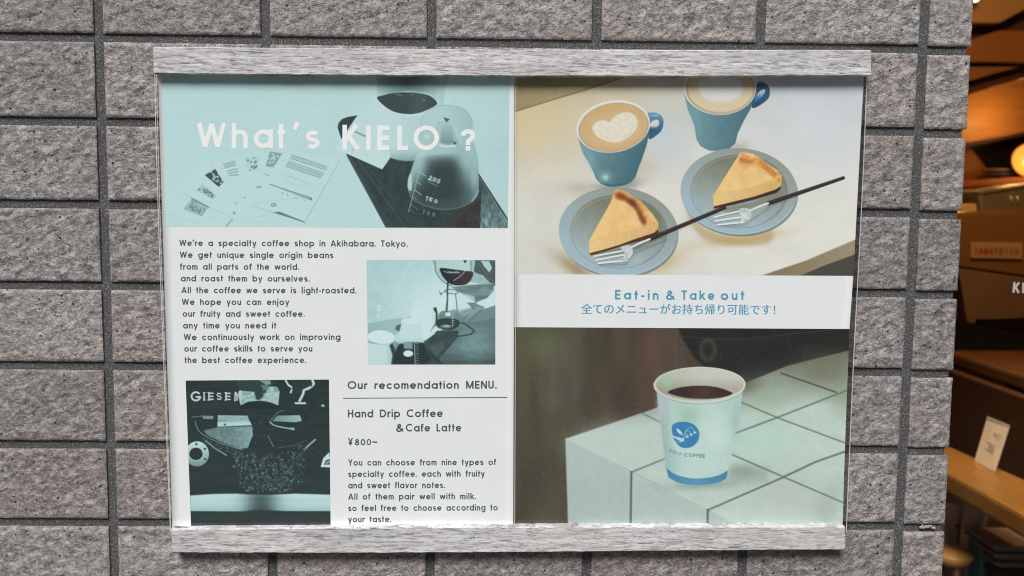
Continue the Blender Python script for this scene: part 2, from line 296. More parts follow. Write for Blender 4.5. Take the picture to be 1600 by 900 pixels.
def art_pour():
    A = Art((572.5, 406), (774, 406.6), (774, 569.6), (575, 569.6)); a = aqua; P = A.poly; Q = lambda *p: [(550 + x / 4.5, 390 + y / 4.5) for x, y in p]
    A.fill(lambda X, Y: a(.8 + .16 * np.clip((X - 590) / 90, 0, 1) * np.clip((Y - 400) / 70, 0, 1) + .05 * (fbm(X / 14, Y / 14) - .5)))
    A.line(Q((410, 90), (340, 230), (300, 360), (235, 440)), 2.2, a(.95), .5, 1.5, True)
    P(Q((112, 520), (230, 498), (350, 478), (345, 560), (320, 590), (300, 600), (112, 590)), lambda X, Y: a(.68 + .06 * (X - 575) / 60), 1, 1)
    # sunlit table, right foreground
    P(Q((500, 640), (640, 560), (780, 470), (1010, 392), (1010, 812), (480, 812)), lambda X, Y: a(.37 + .1 * (fbm(X / 20, Y / 5) - .5) + .16 * np.exp(-((X - 740) ** 2 / 800 + (Y - 540) ** 2 / 900)) - .16 * np.clip((Y - 545) / 25, 0, 1)), 1, 1)
    P(Q((610, 450), (700, 425), (840, 405), (900, 430), (1010, 392), (1010, 480), (800, 520), (640, 560), (590, 530)), a(.5), .8, 2)
    for k in range(9):
        x = 700 + k * 32; y = 640 + (k * 53) % 150; A.line(Q((x, y), (x + 60, y + 70)), .7, a(.25), .5)
    # dark corner behind the kettle
    P(Q((830, 60), (1010, 60), (1010, 255), (960, 240), (900, 190), (850, 150)), lambda X, Y: a(.2 + .08 * fbm(X / 6, Y / 6)), 1, 1.5)
    P(Q((905, 78), (965, 82), (985, 130), (965, 160), (930, 120)), a(.8), 1, 1); A.line(Q((880, 85), (960, 190), (1000, 235)), 2, a(.35), .7, 1)
    P(Q((850, 155), (920, 180), (985, 248), (900, 240), (830, 225)), lambda X, Y: a(.62 + .15 * fbm(X / 4, Y / 4)), 1, 1.5)
    # funnel shadow
    P(Q((700, 262), (800, 250), (1000, 235), (995, 290), (950, 340), (880, 368), (868, 385), (860, 365), (790, 325)), lambda X, Y: a(.3 + .3 * fbm(X / 12, Y / 5)), 1, 1.2)
    P(Q((720, 290), (860, 330), (870, 400), (740, 440)), a(.93), .7, 2)
    P(Q((806, 372), (860, 372), (885, 385), (935, 405), (900, 440), (820, 520), (765, 500), (860, 430)), a(.4), .85, 1); P(Q((880, 395), (920, 408), (895, 430), (800, 505), (790, 495)), a(.62), .7, 1.2)
    # glass dome and coffee
    P(Q((580, 60), (582, 120), (600, 180), (640, 225), (690, 255), (740, 262), (800, 245), (845, 190), (858, 140), (840, 60)), lambda X, Y: a(.7 + .12 * (X - 680) / 60), .8, .8, True)
    P(Q((590, 74), (830, 74), (838, 150), (605, 150)), a(.84), .6, 3)
    P(Q((622, 130), (720, 140), (800, 150), (852, 160), (835, 215), (800, 245), (745, 252), (690, 240), (650, 205), (628, 170)), lambda X, Y: mix((30, 38, 40), (62, 46, 51), np.clip((X - 705) / 20, 0, 1)), 1, .9, True)
    for k in range(6): A.line(Q((640 + k * 10, 150 + 6 * (k % 3)), (690 + k * 12, 165 - 5 * (k % 2)), (740 + k * 4, 152 + k * 3)), .8, a(.7), .7, .5, True)
    A.line(Q((582, 74), (590, 160), (640, 225), (700, 258)), 1.1, a(.22), .9, .6, True); A.line(Q((835, 74), (838, 150)), 1.2, a(.3)); A.line(Q((790, 74), (800, 130), (770, 180), (715, 218)), 1, a(.85), .8, .6, True)
    P(Q((782, 72), (806, 72), (803, 92), (790, 94)), a(.12)); A.line(Q((700, 262), (800, 250), (980, 240)), .8, a(.8), .8)
    # stream and flask
    A.line(Q((676, 230), (672, 300), (667, 440)), 2.2, a(.12), 1, .7); A.line(Q((678, 240), (676, 420)), .6, a(.7), .7)
    A.ell(*Q((700, 295))[0], 11, 4, a(.25), 6); A.ell(*Q((700, 295))[0], 9.6, 2.9, a(.9), 6); A.line(Q((672, 230), (671, 320)), 2.2, a(.14))
    A.line(Q((615, 290), (625, 318), (640, 300)), .9, a(.2)); A.line(Q((618, 315), (668, 283)), .8, a(.3))
    A.line(Q((728, 315), (740, 430), (755, 520)), 1.1, a(.25)); A.line(Q((672, 320), (655, 440), (610, 500)), .9, a(.4)); A.line(Q((735, 320), (747, 420)), .7, a(.8))
    P(Q((604, 470), (640, 430), (745, 450), (780, 480), (755, 540), (700, 565), (610, 555), (585, 520)), lambda X, Y: a(.36 + .2 * fbm(X / 5, Y / 5)), .85, 1, True)
    P(Q((600, 495), (660, 482), (740, 492), (758, 520), (735, 550), (690, 566), (630, 555), (598, 535)), a(.12), 1, .8, True)
    A.ell(*Q((660, 540))[0], 9, 3, a(.4)); A.ell(*Q((665, 538))[0], 5, 1.5, a(.7)); P(Q((655, 444), (694, 440), (694, 466), (657, 468)), a(.95)); 
    for k in range(6): A.line(Q((703, 450 + k * 16), (718, 450 + k * 16)), .8, a(.75))
    A.line(Q((704, 440), (706, 545)), .8, a(.7))
    # long shadow
    P(Q((510, 650), (600, 570), (750, 570), (745, 615), (620, 760), (600, 790), (640, 812), (480, 812)), lambda X, Y: a(.1 + .14 * fbm(X / 9, Y / 6)), 1, 1); P(Q((545, 690), (640, 640), (650, 690), (590, 755)), a(.33), .6, 3)
    A.line(Q((765, 515), (790, 520), (860, 570), (840, 595), (735, 612)), 2, a(.12), 1, .8); P(Q((525, 705), (600, 755), (642, 812), (600, 812)), a(.12))
    # cups in front
    P(Q((425, 378), (520, 385), (575, 400), (595, 450), (590, 520), (560, 580), (510, 640), (480, 640), (430, 600)), lambda X, Y: a(.96 - .1 * np.clip((X - 672) / 10, 0, 1)), 1, 1, True)
    P(Q((570, 415), (592, 402), (603, 450), (598, 520), (548, 575), (586, 520), (590, 450)), a(.14), 1, .9); P(Q((515, 640), (545, 580), (585, 590)), a(.93), 1, .8)
    A.line(Q((425, 380), (440, 400), (520, 385)), .8, a(.75), .6)
    P(Q((302, 560), (310, 535), (345, 522), (350, 560), (325, 575)), a(.35), 1, 1.2); P(Q((350, 490), (410, 476), (360, 512)), a(.5), 1, 1)
    P(Q((348, 515), (486, 515), (505, 650), (500, 690), (310, 690), (330, 600)), lambda X, Y: a(.9 - .55 * np.clip((Y - 527) / 22, 0, 1) ** 1.6), 1, 1)
    A.ell(*Q((415, 502))[0], 15.5, 4.6, a(.96)); A.line(Q((486, 520), (506, 660)), .8, a(.9), .7)
    P(Q((310, 690), (330, 665), (400, 650), (505, 655), (525, 715), (560, 760), (520, 812), (280, 812), (290, 740)), a(.07), 1, 1.5)
    P(Q((360, 650), (425, 650), (425, 700), (365, 695)), a(.6), .9, 1.2); A.ell(*Q((395, 731))[0], 7.6, 5, a(.97)); A.line(Q((438, 640), (444, 812)), .9, a(.75))
    for k in range(9): A.line(Q((446, 660 + k * 17), (468, 662 + k * 17)), .8, a(.65), .8)
    A.ell(*Q((205, 615))[0], 21, 10.6, a(.985), 3); P(Q((112, 640), (150, 650), (200, 665), (140, 668), (112, 655)), a(.66), .9, 1.2)
    P(Q((108, 655), (200, 672), (260, 668), (285, 740), (275, 812), (108, 812)), lambda X, Y: a(.9 - .12 * np.clip((X - 600) / 12, 0, 1)), 1, 1.2); P(Q((262, 672), (285, 655), (305, 700), (292, 745), (280, 812), (274, 812), (284, 740)), a(.14), 1, 1.2)
    P(Q((282, 660), (300, 640), (330, 660), (310, 710)), a(.5), .8, 1.5)
    for x, y in ((190, 400), (190, 425), (185, 468)): A.glow(*Q((x, y))[0], 3, 2.6, a(1), .8)
    r = np.random.default_rng(8)
    for k in range(70): A.ell(*Q((130 + r.random() * 230, 240 + r.random() * 60))[0], .5, .5, a(.98), a=.6)
    A.grain(4, seed=5); return A

def art_roaster():
    A = Art((290, 594.6), (514, 593), (516.6, 820.6), (298.4, 821.4)); a = aqua; P = A.poly; Q = lambda *p: [(260 + x / 3.46, 580 + y / 3.46) for x, y in p]
    A.fill(lambda X, Y: a(.05 + .05 * fbm(X / 30, Y / 8)))
    wh = (196, 206, 206)
    # raised maker's name, small capitals with serifs
    def ser(ch, x0, x1, yb, cap):
        A.text(ch, *Q((x0, yb))[0], *Q((x1, yb))[0], cap / 3.46, wh, 1, w=.17, soft=.4)
        for x in ((x0, x1) if ch in 'N' else (x0,) if ch in 'E' else ((x0 + x1) / 2,) if ch == 'I' else ()):
            for y in (yb, yb - cap): A.line(Q((x - 5, y), (x + 8, y)), 1, wh, .9, .4)
    ser('G', 131, 188, 163, 54)
    for ch, x0, x1 in (('I', 200, 208), ('E', 226, 256), ('S', 272, 298), ('E', 318, 348)): ser(ch, x0, x1, 156, 40)
    P(Q((369, 112), (378, 112), (386, 128), (386, 160), (378, 160), (378, 130), (374, 130), (374, 163), (366, 163)), wh)
    # chute held in a hand
    P(Q((388, 112), (396, 104), (480, 112), (560, 82), (600, 85), (612, 110), (605, 185), (560, 168), (510, 160), (440, 165), (402, 185)), lambda X, Y: a(.45 + .45 * fbm(X / 5, Y / 3 + X / 8)), 1, .9)
    P(Q((385, 125), (400, 100), (410, 120), (400, 180)), a(.85), .8, 1); P(Q((480, 105), (545, 85), (520, 140), (490, 155)), a(.14), 1, 1.5, True); P(Q((380, 46), (560, 46), (545, 90), (430, 108), (390, 98)), a(.13), 1, 1)
    P(Q((500, 48), (562, 50), (565, 70), (540, 75)), a(.6), .9, 1.2); P(Q((510, 75), (550, 72), (555, 95), (525, 105)), a(.5), .7, 1.5); P(Q((520, 120), (606, 118), (602, 180), (560, 165)), a(.8), .5, 2)
    P(Q((402, 186), (445, 165), (510, 160), (565, 170), (604, 186), (604, 205), (400, 205)), a(.04), 1, 1)
    # pale bracket
    A.line(Q((645, 50), (660, 75), (680, 90), (672, 115)), 3, a(.85), 1, .9, True); A.line(Q((790, 50), (795, 70), (770, 92), (745, 102), (738, 125), (720, 160)), 4, a(.85), 1, .9, True)
    P(Q((680, 60), (765, 55), (755, 90), (735, 100), (710, 150), (680, 110)), a(.1), 1, 1); P(Q((694, 168), (754, 168), (754, 178), (694, 178)), a(.88)); A.ell(*Q((782, 76))[0], 2, 2, a(.2)); A.ell(*Q((846, 187))[0], 2.5, 2, a(.85)); A.ell(*Q((846, 189))[0], 1, 1, a(.1))
    # sight glass and scoop
    P(Q((278, 238), (438, 240), (452, 275), (278, 275)), lambda X, Y: a(.55 + .2 * fbm(X / 10, Y / 3))); P(Q((276, 275), (452, 272), (462, 292), (276, 300)), a(.82)); A.ell(*Q((316, 288))[0], 2, 1.5, a(.2))
    P(Q((195, 240), (256, 242), (252, 260), (198, 258)), a(.5)); A.line(Q((138, 248), (200, 242)), 1.4, a(.4))
    P(Q((200, 320), (282, 302), (462, 298), (468, 345), (438, 415), (400, 420), (300, 385), (220, 345)), lambda X, Y: a(.34 + .22 * fbm(X / 3, Y / 3, 3) + .12 * np.clip((X - 360) / 30, 0, 1)), 1, .9)
    A.line(Q((466, 305), (440, 412)), 1, a(.75), .7); A.line(Q((155, 270), (170, 315), (210, 350), (300, 392), (410, 425)), 1.4, a(.55), .8, .7, True)
    P(Q((572, 270), (600, 240), (722, 238), (732, 268), (700, 276)), lambda X, Y: a(.5 + .2 * (X - 430) / 40)); A.line(Q((560, 270), (600, 225), (635, 212)), 1.1, a(.5), .8, .6, True); A.line(Q((560, 275), (590, 295), (690, 315)), 1.8, a(.8), .9, .7, True)
    P(Q((650, 308), (690, 305), (690, 320)), a(.7)); A.line(Q((550, 350), (578, 408)), 1, a(.6), .8); A.line(Q((212, 375), (255, 412), (325, 455)), 2, a(.6), .9, .8); A.line(Q((805, 370), (775, 395), (745, 425)), 2.6, a(.7), .9, .8)
    A.line(Q((600, 415), (690, 400), (760, 372)), .9, a(.35), .8, .6, True)
    r = np.random.default_rng(11)
    for k in range(220):
        x, y = 200 + r.random() * 220, 360 + r.random() * 110
        if y < 360 + (x - 200) * .4 or y > 380 + (x - 200) * .55: continue
        A.ell(*Q((x, y))[0], .9, .7, a(.25 + .25 * r.random()), r.random() * 90, .8)
    # round flange, left
    A.ell(*Q((166, 447))[0], 18.5, 19.5, lambda X, Y: a(.8 - .2 * (Y - 700) / 20)); A.ell(*Q((160, 447))[0], 11.2, 10.6, a(.85)); A.ell(*Q((160, 447))[0], 10.4, 9.8, a(.06))
    for x, y in ((162, 394), (210, 476), (208, 420)): A.ell(*Q((x, y))[0], 2, 1.7, a(.15))
    # falling beans
    for k in range(460):
        x = 360 + r.random() * 390; top = 440 - 55 * np.clip((x - 640) / 110, 0, 1); y = top + (r.random() ** .8) * 215
        c = 555 + 25 * r.normal()
        if abs(x - c) > 205 - (y - 440) * .36 + 12 * r.normal(): continue
        d = r.random(); s_ = 1.0 + 1.1 * r.random(); px, py = Q((x, y))[0]; an = r.random() * 180 - 60
        A.ell(px, py, s_ * 1.35, s_ * .95, a(.12 + .13 * d), an); A.ell(px - .3, py - .5, s_ * .8, s_ * .45, a(.2 + .42 * d ** 3), an, .9)
    # tray edge across the front, out of focus
    P(Q((128, 672), (250, 664), (380, 662), (440, 666), (560, 668), (700, 662), (890, 668), (890, 756), (640, 756), (560, 752), (480, 750), (400, 758), (128, 756)), lambda X, Y: a(.83 - .55 * np.exp(-((X - 408) / 26) ** 2) - .1 * np.clip((Y - 787) / 12, 0, 1) + .06 * np.exp(-((Y - 774) / 4) ** 2)), 1, 1.3)
    P(Q((848, 470), (880, 438), (890, 520), (834, 518)), a(.92), 1, .8); P(Q((862, 482), (882, 474), (886, 505), (850, 506)), a(.25)); A.line(Q((864, 500), (880, 486)), 1.2, a(.9))
    for k in range(60): A.ell(*Q((120 + r.random() * 760, 60 + r.random() * 760))[0], .5, .5, a(.7), a=.6)
    A.im += (fbm(A.X / 60, A.Y / .8, 2) - .5)[..., None] * 8; A.grain(3, seed=9); return A

def art_cakes():
    A = Art((804.4, 108), (1351, 108), (1333.2, 431), (803.6, 428)); P = A.poly
    def table(X, Y):
        t = np.clip((X - 804) / 530, 0, 1); v = np.clip((Y - 118) / 310, 0, 1)
        c = mix((204, 184, 138), (196, 205, 211), t * 1.25 - .02 + .35 * v)
        lo = mix((211, 212, 204), (221, 222, 215), t * 1.2)
        c = c * (1 - np.clip(v * 1.55, 0, 1)[..., None]) + lo * np.clip(v * 1.55, 0, 1)[..., None]
        return c + ((fbm(X / 45, Y / 30) - .5) * 12)[..., None]
    A.fill(table)
    A.glow(1040, 215, 40, 45, (188, 205, 216), .7); A.glow(1290, 215, 60, 60, (205, 215, 222), .5); A.glow(830, 200, 60, 40, (212, 194, 146), .5)
    P([(800, 100), (1000, 100), (975, 121), (915, 142), (860, 158), (800, 177)], lambda X, Y: mix((150, 138, 104), (168, 155, 120), (X - 800) / 130) + ((fbm(X / 5, Y / 8) - .5) * 14)[..., None], 1, .9)
    A.line([(803, 174.5), (860, 157), (925, 137), (975, 120)], 1.8, (118, 106, 80), .75, 1.3)
    # table edge
    P([(1189, 431), (1260, 407), (1340, 373), (1340, 440), (1189, 440)], lambda X, Y: mix((128, 116, 92), (152, 141, 115), (X - 1190) / 140) + ((fbm(X / 3, Y / 3) - .5) * 16)[..., None], 1, .8)
    P([(1247, 432), (1290, 414), (1340, 396), (1340, 440), (1240, 440)], (74, 73, 66), 1, 1); A.line([(1189, 430.5), (1260, 406.5), (1340, 372.5)], 1.2, (190, 184, 165), .7)
    # shadows on the table
    A.glow(1160, 372, 62, 9, (193, 166, 112), .75, -8); P([(1072, 325), (1100, 355), (1160, 373), (1205, 362), (1200, 380), (1150, 384), (1095, 370)], (178, 158, 112), .7, 6, True)
    A.glow(900, 420, 40, 12, (150, 136, 100), .8, 35); A.glow(1035, 412, 38, 14, (190, 172, 128), .7, -25); A.glow(905, 295, 26, 12, (176, 170, 150), .5); A.glow(985, 288, 22, 8, (150, 150, 132), .7, -15); A.glow(950, 292, 24, 6, (128, 134, 124), .6); A.glow(1150, 232, 20, 8, (160, 160, 140), .6, -15); A.glow(1010, 262, 20, 18, (196, 190, 170), .6)
    A.glow(1090, 340, 16, 14, (180, 176, 152), .5)
    blue = lambda cx, w, dk: (lambda X, Y: mix((124, 160, 168), (70, 106, 117), .5 + (X - cx) / w + dk * np.clip((Y - 190) / 90, 0, 1)) + ((fbm(X / 7, Y / 7) - .5) * 10)[..., None])
    def latte(rim, inner, heart, cof, hc, ang):
        A.ell(*rim, (222, 224, 215), ang); A.ell(rim[0] + .5, rim[1] + 1.6, rim[2] - 2.2, rim[3] - 2.4, (176, 164, 134), ang, .9)
        A.ell(*inner, cof, ang, soft=1.2); P(heart, hc, .95, 2, True)
    # second cup
    P([(1183, 131), (1193, 129), (1202, 137), (1201.5, 152), (1191, 162), (1177, 169), (1175, 160)], lambda X, Y: mix((66, 110, 140), (40, 76, 106), (Y - 128) / 36), 1, .8, True)
    P([(1180, 151), (1189, 141.0), (1196, 141), (1190, 152), (1179.5, 159)], lambda X, Y: mix((200, 208, 212), (60, 116, 165), (Y - 144) / 9), 1, .8, True)
    P([(1068.6, 128), (1069.5, 150), (1075, 172), (1085, 195), (1088, 217), (1094, 228), (1108, 235.5), (1124, 236), (1140, 232), (1149, 224), (1153, 208), (1163, 187), (1174, 168), (1181, 130)], blue(1120, 130, .1), 1, .8)
    A.glow(1088, 185, 7, 22, (112, 160, 172), .6, -15)
    latte((1125, 137, 56.5, 42.5), (1126, 138, 51, 37), [(1090, 138), (1094, 125), (1118, 122), (1140, 116), (1160, 130), (1158, 150), (1138, 160), (1112, 160), (1098, 152)], lambda X, Y: mix((205, 190, 156), (212, 200, 170), (Y - 120) / 40), (212, 214, 212), 0)
    A.ell(1125, 152, 38, 20, (206, 192, 160), a=.35, soft=5); A.ell(1126, 140, 32, 18, (214, 216, 214), a=.9, soft=3)
    # first cup
    P([(1012, 178), (1016, 176), (1026, 176.5), (1035, 183), (1036.5, 195), (1031, 207), (1014.5, 217.5), (1013, 200)], lambda X, Y: mix((98, 148, 176), (52, 94, 124), (Y - 177) / 30), 1, .7, True)
    P([(1015.5, 194.5), (1021, 188.0), (1028.5, 187.6), (1029.5, 195), (1022, 203), (1015.5, 208)], lambda X, Y: mix((200, 208, 208), (40, 84, 128), (Y - 196) / 6), 1, .7, True); A.ell(1023, 180.5, 7, 1.8, (150, 196, 222), 0, .6, 1.2)
    P([(900.8, 203), (905, 222), (911, 240), (920, 254), (926, 266), (931, 279), (938, 286.5), (950, 291.5), (962, 292), (977, 289), (988, 283), (993.5, 276), (997, 264), (1005, 243), (1011, 225), (1015.5, 200)], blue(960, 120, .22), 1, .8)
    A.glow(985, 250, 14, 34, (72, 116, 130), .5, 12); A.glow(946, 277, 5, 4.5, (205, 222, 218), .9); A.glow(946, 276, 10, 8, (150, 190, 196), .5); A.glow(922, 245, 7, 26, (132, 178, 188), .5, -22)
    P([(938, 286.5), (950, 291.5), (962, 292), (977, 289), (988, 283), (980, 285), (960, 288)], (60, 98, 110), .7, 1.2)
    latte((958.2, 197.5, 57.8, 40.5), (959.5, 198.5, 51.8, 35.6), [(953.5, 190.5), (957.5, 184.5), (966, 178.5), (977.5, 175.5), (988, 178), (995, 186), (995.5, 197), (988, 209), (975, 218.5), (960, 222.5), (945, 219.5), (932, 212), (926, 202), (927.5, 195), (935, 190), (945, 188), (950, 191)],
          lambda X, Y: mix((208, 180, 134), (198, 166, 118), fbm(X / 14, Y / 14)), lambda X, Y: mix((224, 221, 208), (213, 206, 186), fbm(X / 4 + Y / 9, Y / 4, 3) * 1.3 - .3), -10)
    A.ell(961, 202, 42, 26, (216, 194, 152), -12, .25, 4); P([(953.5, 190.5), (957.5, 184.5), (966, 178.5), (977.5, 175.5), (988, 178), (995, 186), (995.5, 197), (988, 209), (975, 218.5), (960, 222.5), (945, 219.5), (932, 212), (926, 202), (927.5, 195), (935, 190), (945, 188), (950, 191)], lambda X, Y: mix((226, 224, 213), (214, 208, 190), fbm(X / 4 + Y / 9, Y / 4, 3) * 1.3 - .3), .8, 1.2, True)
    A.line([(936, 205), (945, 214), (960, 217), (975, 213), (986, 205), (990, 194)], 1, (202, 186, 150), .5, .8, True)
    def plate(cx, cy, rx, ry, ix, iy, irx, iry, an):
        A.ell(cx + 1, cy + 2.8, rx, ry, (112, 122, 118), an, .9, 1.2); A.ell(cx, cy, rx, ry, lambda X, Y: mix((142, 147, 136), (160, 184, 196), .2 + (Y - cy + ry) / (2 * ry) * .9 + (cx - X) / rx * .25), an)
        A.line(_arc(cx, cy, rx - 1, ry - 1, 20, 170), .9, (190, 212, 220), .6)
        A.ell(ix, iy, irx, iry, lambda X, Y: mix((118, 122, 104), (160, 180, 186), (Y - iy + iry) / (2 * iry) * 1.3 - .1 + (ix - X) / irx * .2) + ((fbm(X / 12, Y / 12) - .5) * 12)[..., None], an, 1, 1.3)
        A.line(_arc(ix, iy, irx, iry, 60, 250), 1.1, (112, 130, 130), .5, .9); A.line(_arc(ix, iy, irx - 2, iry - 2, 185, 300), 1.6, (176, 176, 152), .5, 1)
        A.line(_arc(ix, iy, irx - 1, iry - 1, -60, 60), 2.6, (104, 120, 122), .45, 1.4)
    def cake(tip, apex, back, shoulder, front, base, tipb, burnt):
        pass
    plate(1154.5, 299, 91.3, 67.5, 1155, 299.5, 76, 57.5, 3)
    Q = lambda *p: [(1040 + x / 4.09, 220 + y / 4.09) for x, y in p]
    P(Q((320, 430), (560, 395), (735, 300), (770, 360), (640, 400), (420, 470)), (128, 128, 108), .7, 3)
    P(Q((303, 352), (480, 72), (560, 84), (640, 140), (705, 185), (740, 225), (738, 290), (715, 330), (560, 375), (420, 410), (305, 428)), (226, 186, 118), 1, .7)
    P(Q((305, 352), (400, 325), (560, 295), (712, 250), (738, 240), (738, 288), (700, 312), (560, 358), (420, 390), (306, 422)), lambda X, Y: mix((226, 196, 136), (210, 174, 114), (X - 1115) / 100) + ((fbm(X / 2, Y / 1.6) - .5) * 26)[..., None], 1, .9)
    P(Q((305, 350), (480, 72), (500, 110), (600, 200), (690, 235), (560, 294), (400, 324)), lambda X, Y: mix((236, 204, 144), (226, 186, 120), fbm(X / 12, Y / 12) * 1.4 - .2), 1, 1)
    P(Q((478, 75), (560, 86), (640, 142), (712, 190), (742, 228), (735, 262), (705, 255), (640, 190), (560, 140), (490, 118)), lambda X, Y: mix((198, 130, 64), (222, 172, 104), fbm(X / 4, Y / 4) * 1.2), .95, 1.6)
    P(Q((474, 105), (500, 112), (560, 130), (540, 150), (470, 135)), (166, 98, 48), .8, 3); P(Q((600, 125), (690, 185), (720, 220), (690, 225), (620, 170)), (188, 120, 62), .7, 4); P(Q((470, 140), (520, 120), (560, 150), (500, 190)), (204, 146, 84), .6, 6); P(Q((490, 72), (560, 84), (600, 110), (540, 104)), (236, 200, 140), .8, 1.5); P(Q((640, 140), (712, 186), (735, 215), (700, 190)), (232, 206, 150), .8, 1)
    P(Q((690, 250), (715, 215), (740, 225), (738, 270), (720, 280)), (224, 180, 108), .9, 1.5); P(Q((715, 268), (722, 240), (730, 250)), (160, 92, 40), .8, 1.5)
    P(Q((306, 420), (420, 392), (560, 358), (700, 312), (738, 288), (735, 305), (712, 332), (560, 378), (430, 410), (308, 434)), lambda X, Y: mix((72, 48, 40), (58, 42, 38), fbm(X / 3, Y / 3)), 1, .8); A.line(Q((640, 120), (720, 180)), .8, (90, 92, 72), .6)
    plate(966, 362, 93, 69.5, 967, 362, 75.5, 57.5, 4)
    Q = lambda *p: [(800 + x / 4.5, 240 + y / 4.5) for x, y in p]
    P(Q((880, 320), (1010, 440), (1040, 540), (900, 660), (700, 700), (1060, 590), (1050, 450)), (112, 118, 104), .7, 3); P(Q((545, 700), (760, 660), (1030, 560), (1060, 590), (850, 690), (640, 730)), (110, 108, 90), .6, 4)
    P(Q((540, 618), (600, 510), (690, 350), (720, 262), (745, 250), (800, 270), (900, 330), (985, 420), (1028, 490), (1028, 548), (900, 600), (760, 652), (548, 714)), (228, 184, 114), 1, .7)
    P(Q((542, 618), (680, 585), (820, 545), (945, 505), (1028, 488), (1026, 540), (900, 588), (760, 640), (548, 702)), lambda X, Y: mix((230, 200, 142), (212, 176, 118), (X - 920) / 110) + ((fbm(X / 2, Y / 1.6) - .5) * 28)[..., None], 1, .9)
    P(Q((542, 616), (600, 510), (690, 350), (725, 270), (800, 330), (880, 400), (940, 500), (820, 543), (680, 582)), lambda X, Y: mix((238, 204, 144), (226, 184, 118), fbm(X / 12, Y / 12) * 1.4 - .2), 1, 1)
    P(Q((716, 285), (745, 250), (800, 272), (900, 332), (985, 422), (1025, 490), (950, 510), (910, 470), (880, 405), (800, 345), (725, 318)), lambda X, Y: mix((196, 132, 72), (226, 186, 122), fbm(X / 4, Y / 4) * 1.3), .95, 1.6)
    P(Q((745, 285), (800, 300), (860, 340), (905, 400), (940, 480), (920, 500), (890, 430), (850, 370), (790, 325), (735, 310)), (134, 72, 42), .9, 4); P(Q((720, 275), (760, 262), (800, 285), (790, 320), (740, 320)), (168, 100, 56), .7, 4); P(Q((900, 400), (945, 470), (935, 505), (895, 470), (880, 420)), (120, 64, 40), .6, 4); A.glow(*Q((850, 345))[0], 9, 5, (96, 48, 36), .8, 40); A.glow(*Q((770, 300))[0], 8, 4, (112, 58, 40), .7, 20)
    P(Q((930, 390), (990, 430), (1027, 490), (985, 480), (950, 430)), (232, 200, 140), .8, 2)
    P(Q((548, 700), (640, 676), (760, 640), (850, 606), (1000, 556), (1028, 530), (1030, 556), (960, 600), (850, 628), (760, 655), (640, 692), (552, 717)), lambda X, Y: mix((96, 60, 42), (62, 40, 36), fbm(X / 3, Y / 3)), 1, .8)
    # forks
    def fork(neck, head, tines, handle, w0, w1):
        h = np.array(handle, float); d = h[1] - h[0]; n = np.array([-d[1], d[0]]) / np.hypot(*d)
        P([h[0] + n * w0, h[1] + n * w1, h[1] - n * w1, h[0] - n * w0], lambda X, Y: mix((60, 48, 50), (48, 40, 44), fbm(X / 8, Y / 2)), 1, .7)
        A.line([h[0] - n * w0 * .5, h[1] - n * w1 * .5], .8, (104, 92, 92), .5)
        for t in tines: A.line([t[0], (t[0] + t[1]) / 2 + np.array([0, -.3]), t[1]], 2.6, (226, 230, 230), 1, .5); A.line([t[0] + [0, 1.7], t[1] + [0, 1.9]], .9, (92, 100, 100), .8, .5)
        P(head, lambda X, Y: mix((222, 228, 228), (170, 180, 184), fbm(X / 5, Y / 5) * 1.4 - .2), 1, .7, True); A.line(neck, 3.2, (226, 230, 228), 1, .6); A.line(np.array(neck) + [0, 1.5], .9, (120, 128, 128), .7, .5)
    S = lambda *p: np.array([(1040 + x / 4.09, 220 + y / 4.09) for x, y in p])
    A.line(S((330, 545), (480, 545), (560, 500), (660, 430)), 3, (112, 124, 122), .5, 2)
    fork(S((540, 448), (600, 420), (655, 400)), S((470, 440), (510, 430), (545, 445), (545, 485), (520, 515), (480, 530), (485, 490)), [S((310, 488), (480, 448)), S((318, 513), (490, 488)), S((332, 538), (500, 520))], S((652, 402), (1140, 236)), 3.6, 2.6)
    A.ell(*S((1138, 236))[0], 2.2, 2, (46, 38, 42)); A.line(S((655, 425), (840, 355)), 2, (110, 122, 124), .5, 1.5)
    S2 = lambda *p: np.array([(800 + x / 4.5, 240 + y / 4.5) for x, y in p])
    A.line(S2((620, 785), (800, 780), (860, 700), (1080, 610)), 3, (104, 112, 106), .5, 2)
    fork(S2((840, 660), (900, 630), (968, 602)), S2((765, 660), (800, 645), (840, 650), (848, 700), (815, 748), (775, 760), (790, 700)), [S2((580, 722), (775, 685)), S2((592, 750), (785, 712)), S2((606, 772), (810, 752))], [(1014.6, 374), (1134.5, 323.5)], 3.6, 3.0)
    A.line([(1057, 362), (1100, 343)], 2, (170, 176, 170), .5, 1.5)
    r = np.random.default_rng(5)
    for k in range(60): A.ell(806 + r.random() * 520, 122 + r.random() * 300, .5, .5, (240, 240, 236), a=.6)
    A.grain(4, 1.6, seed=2); return A

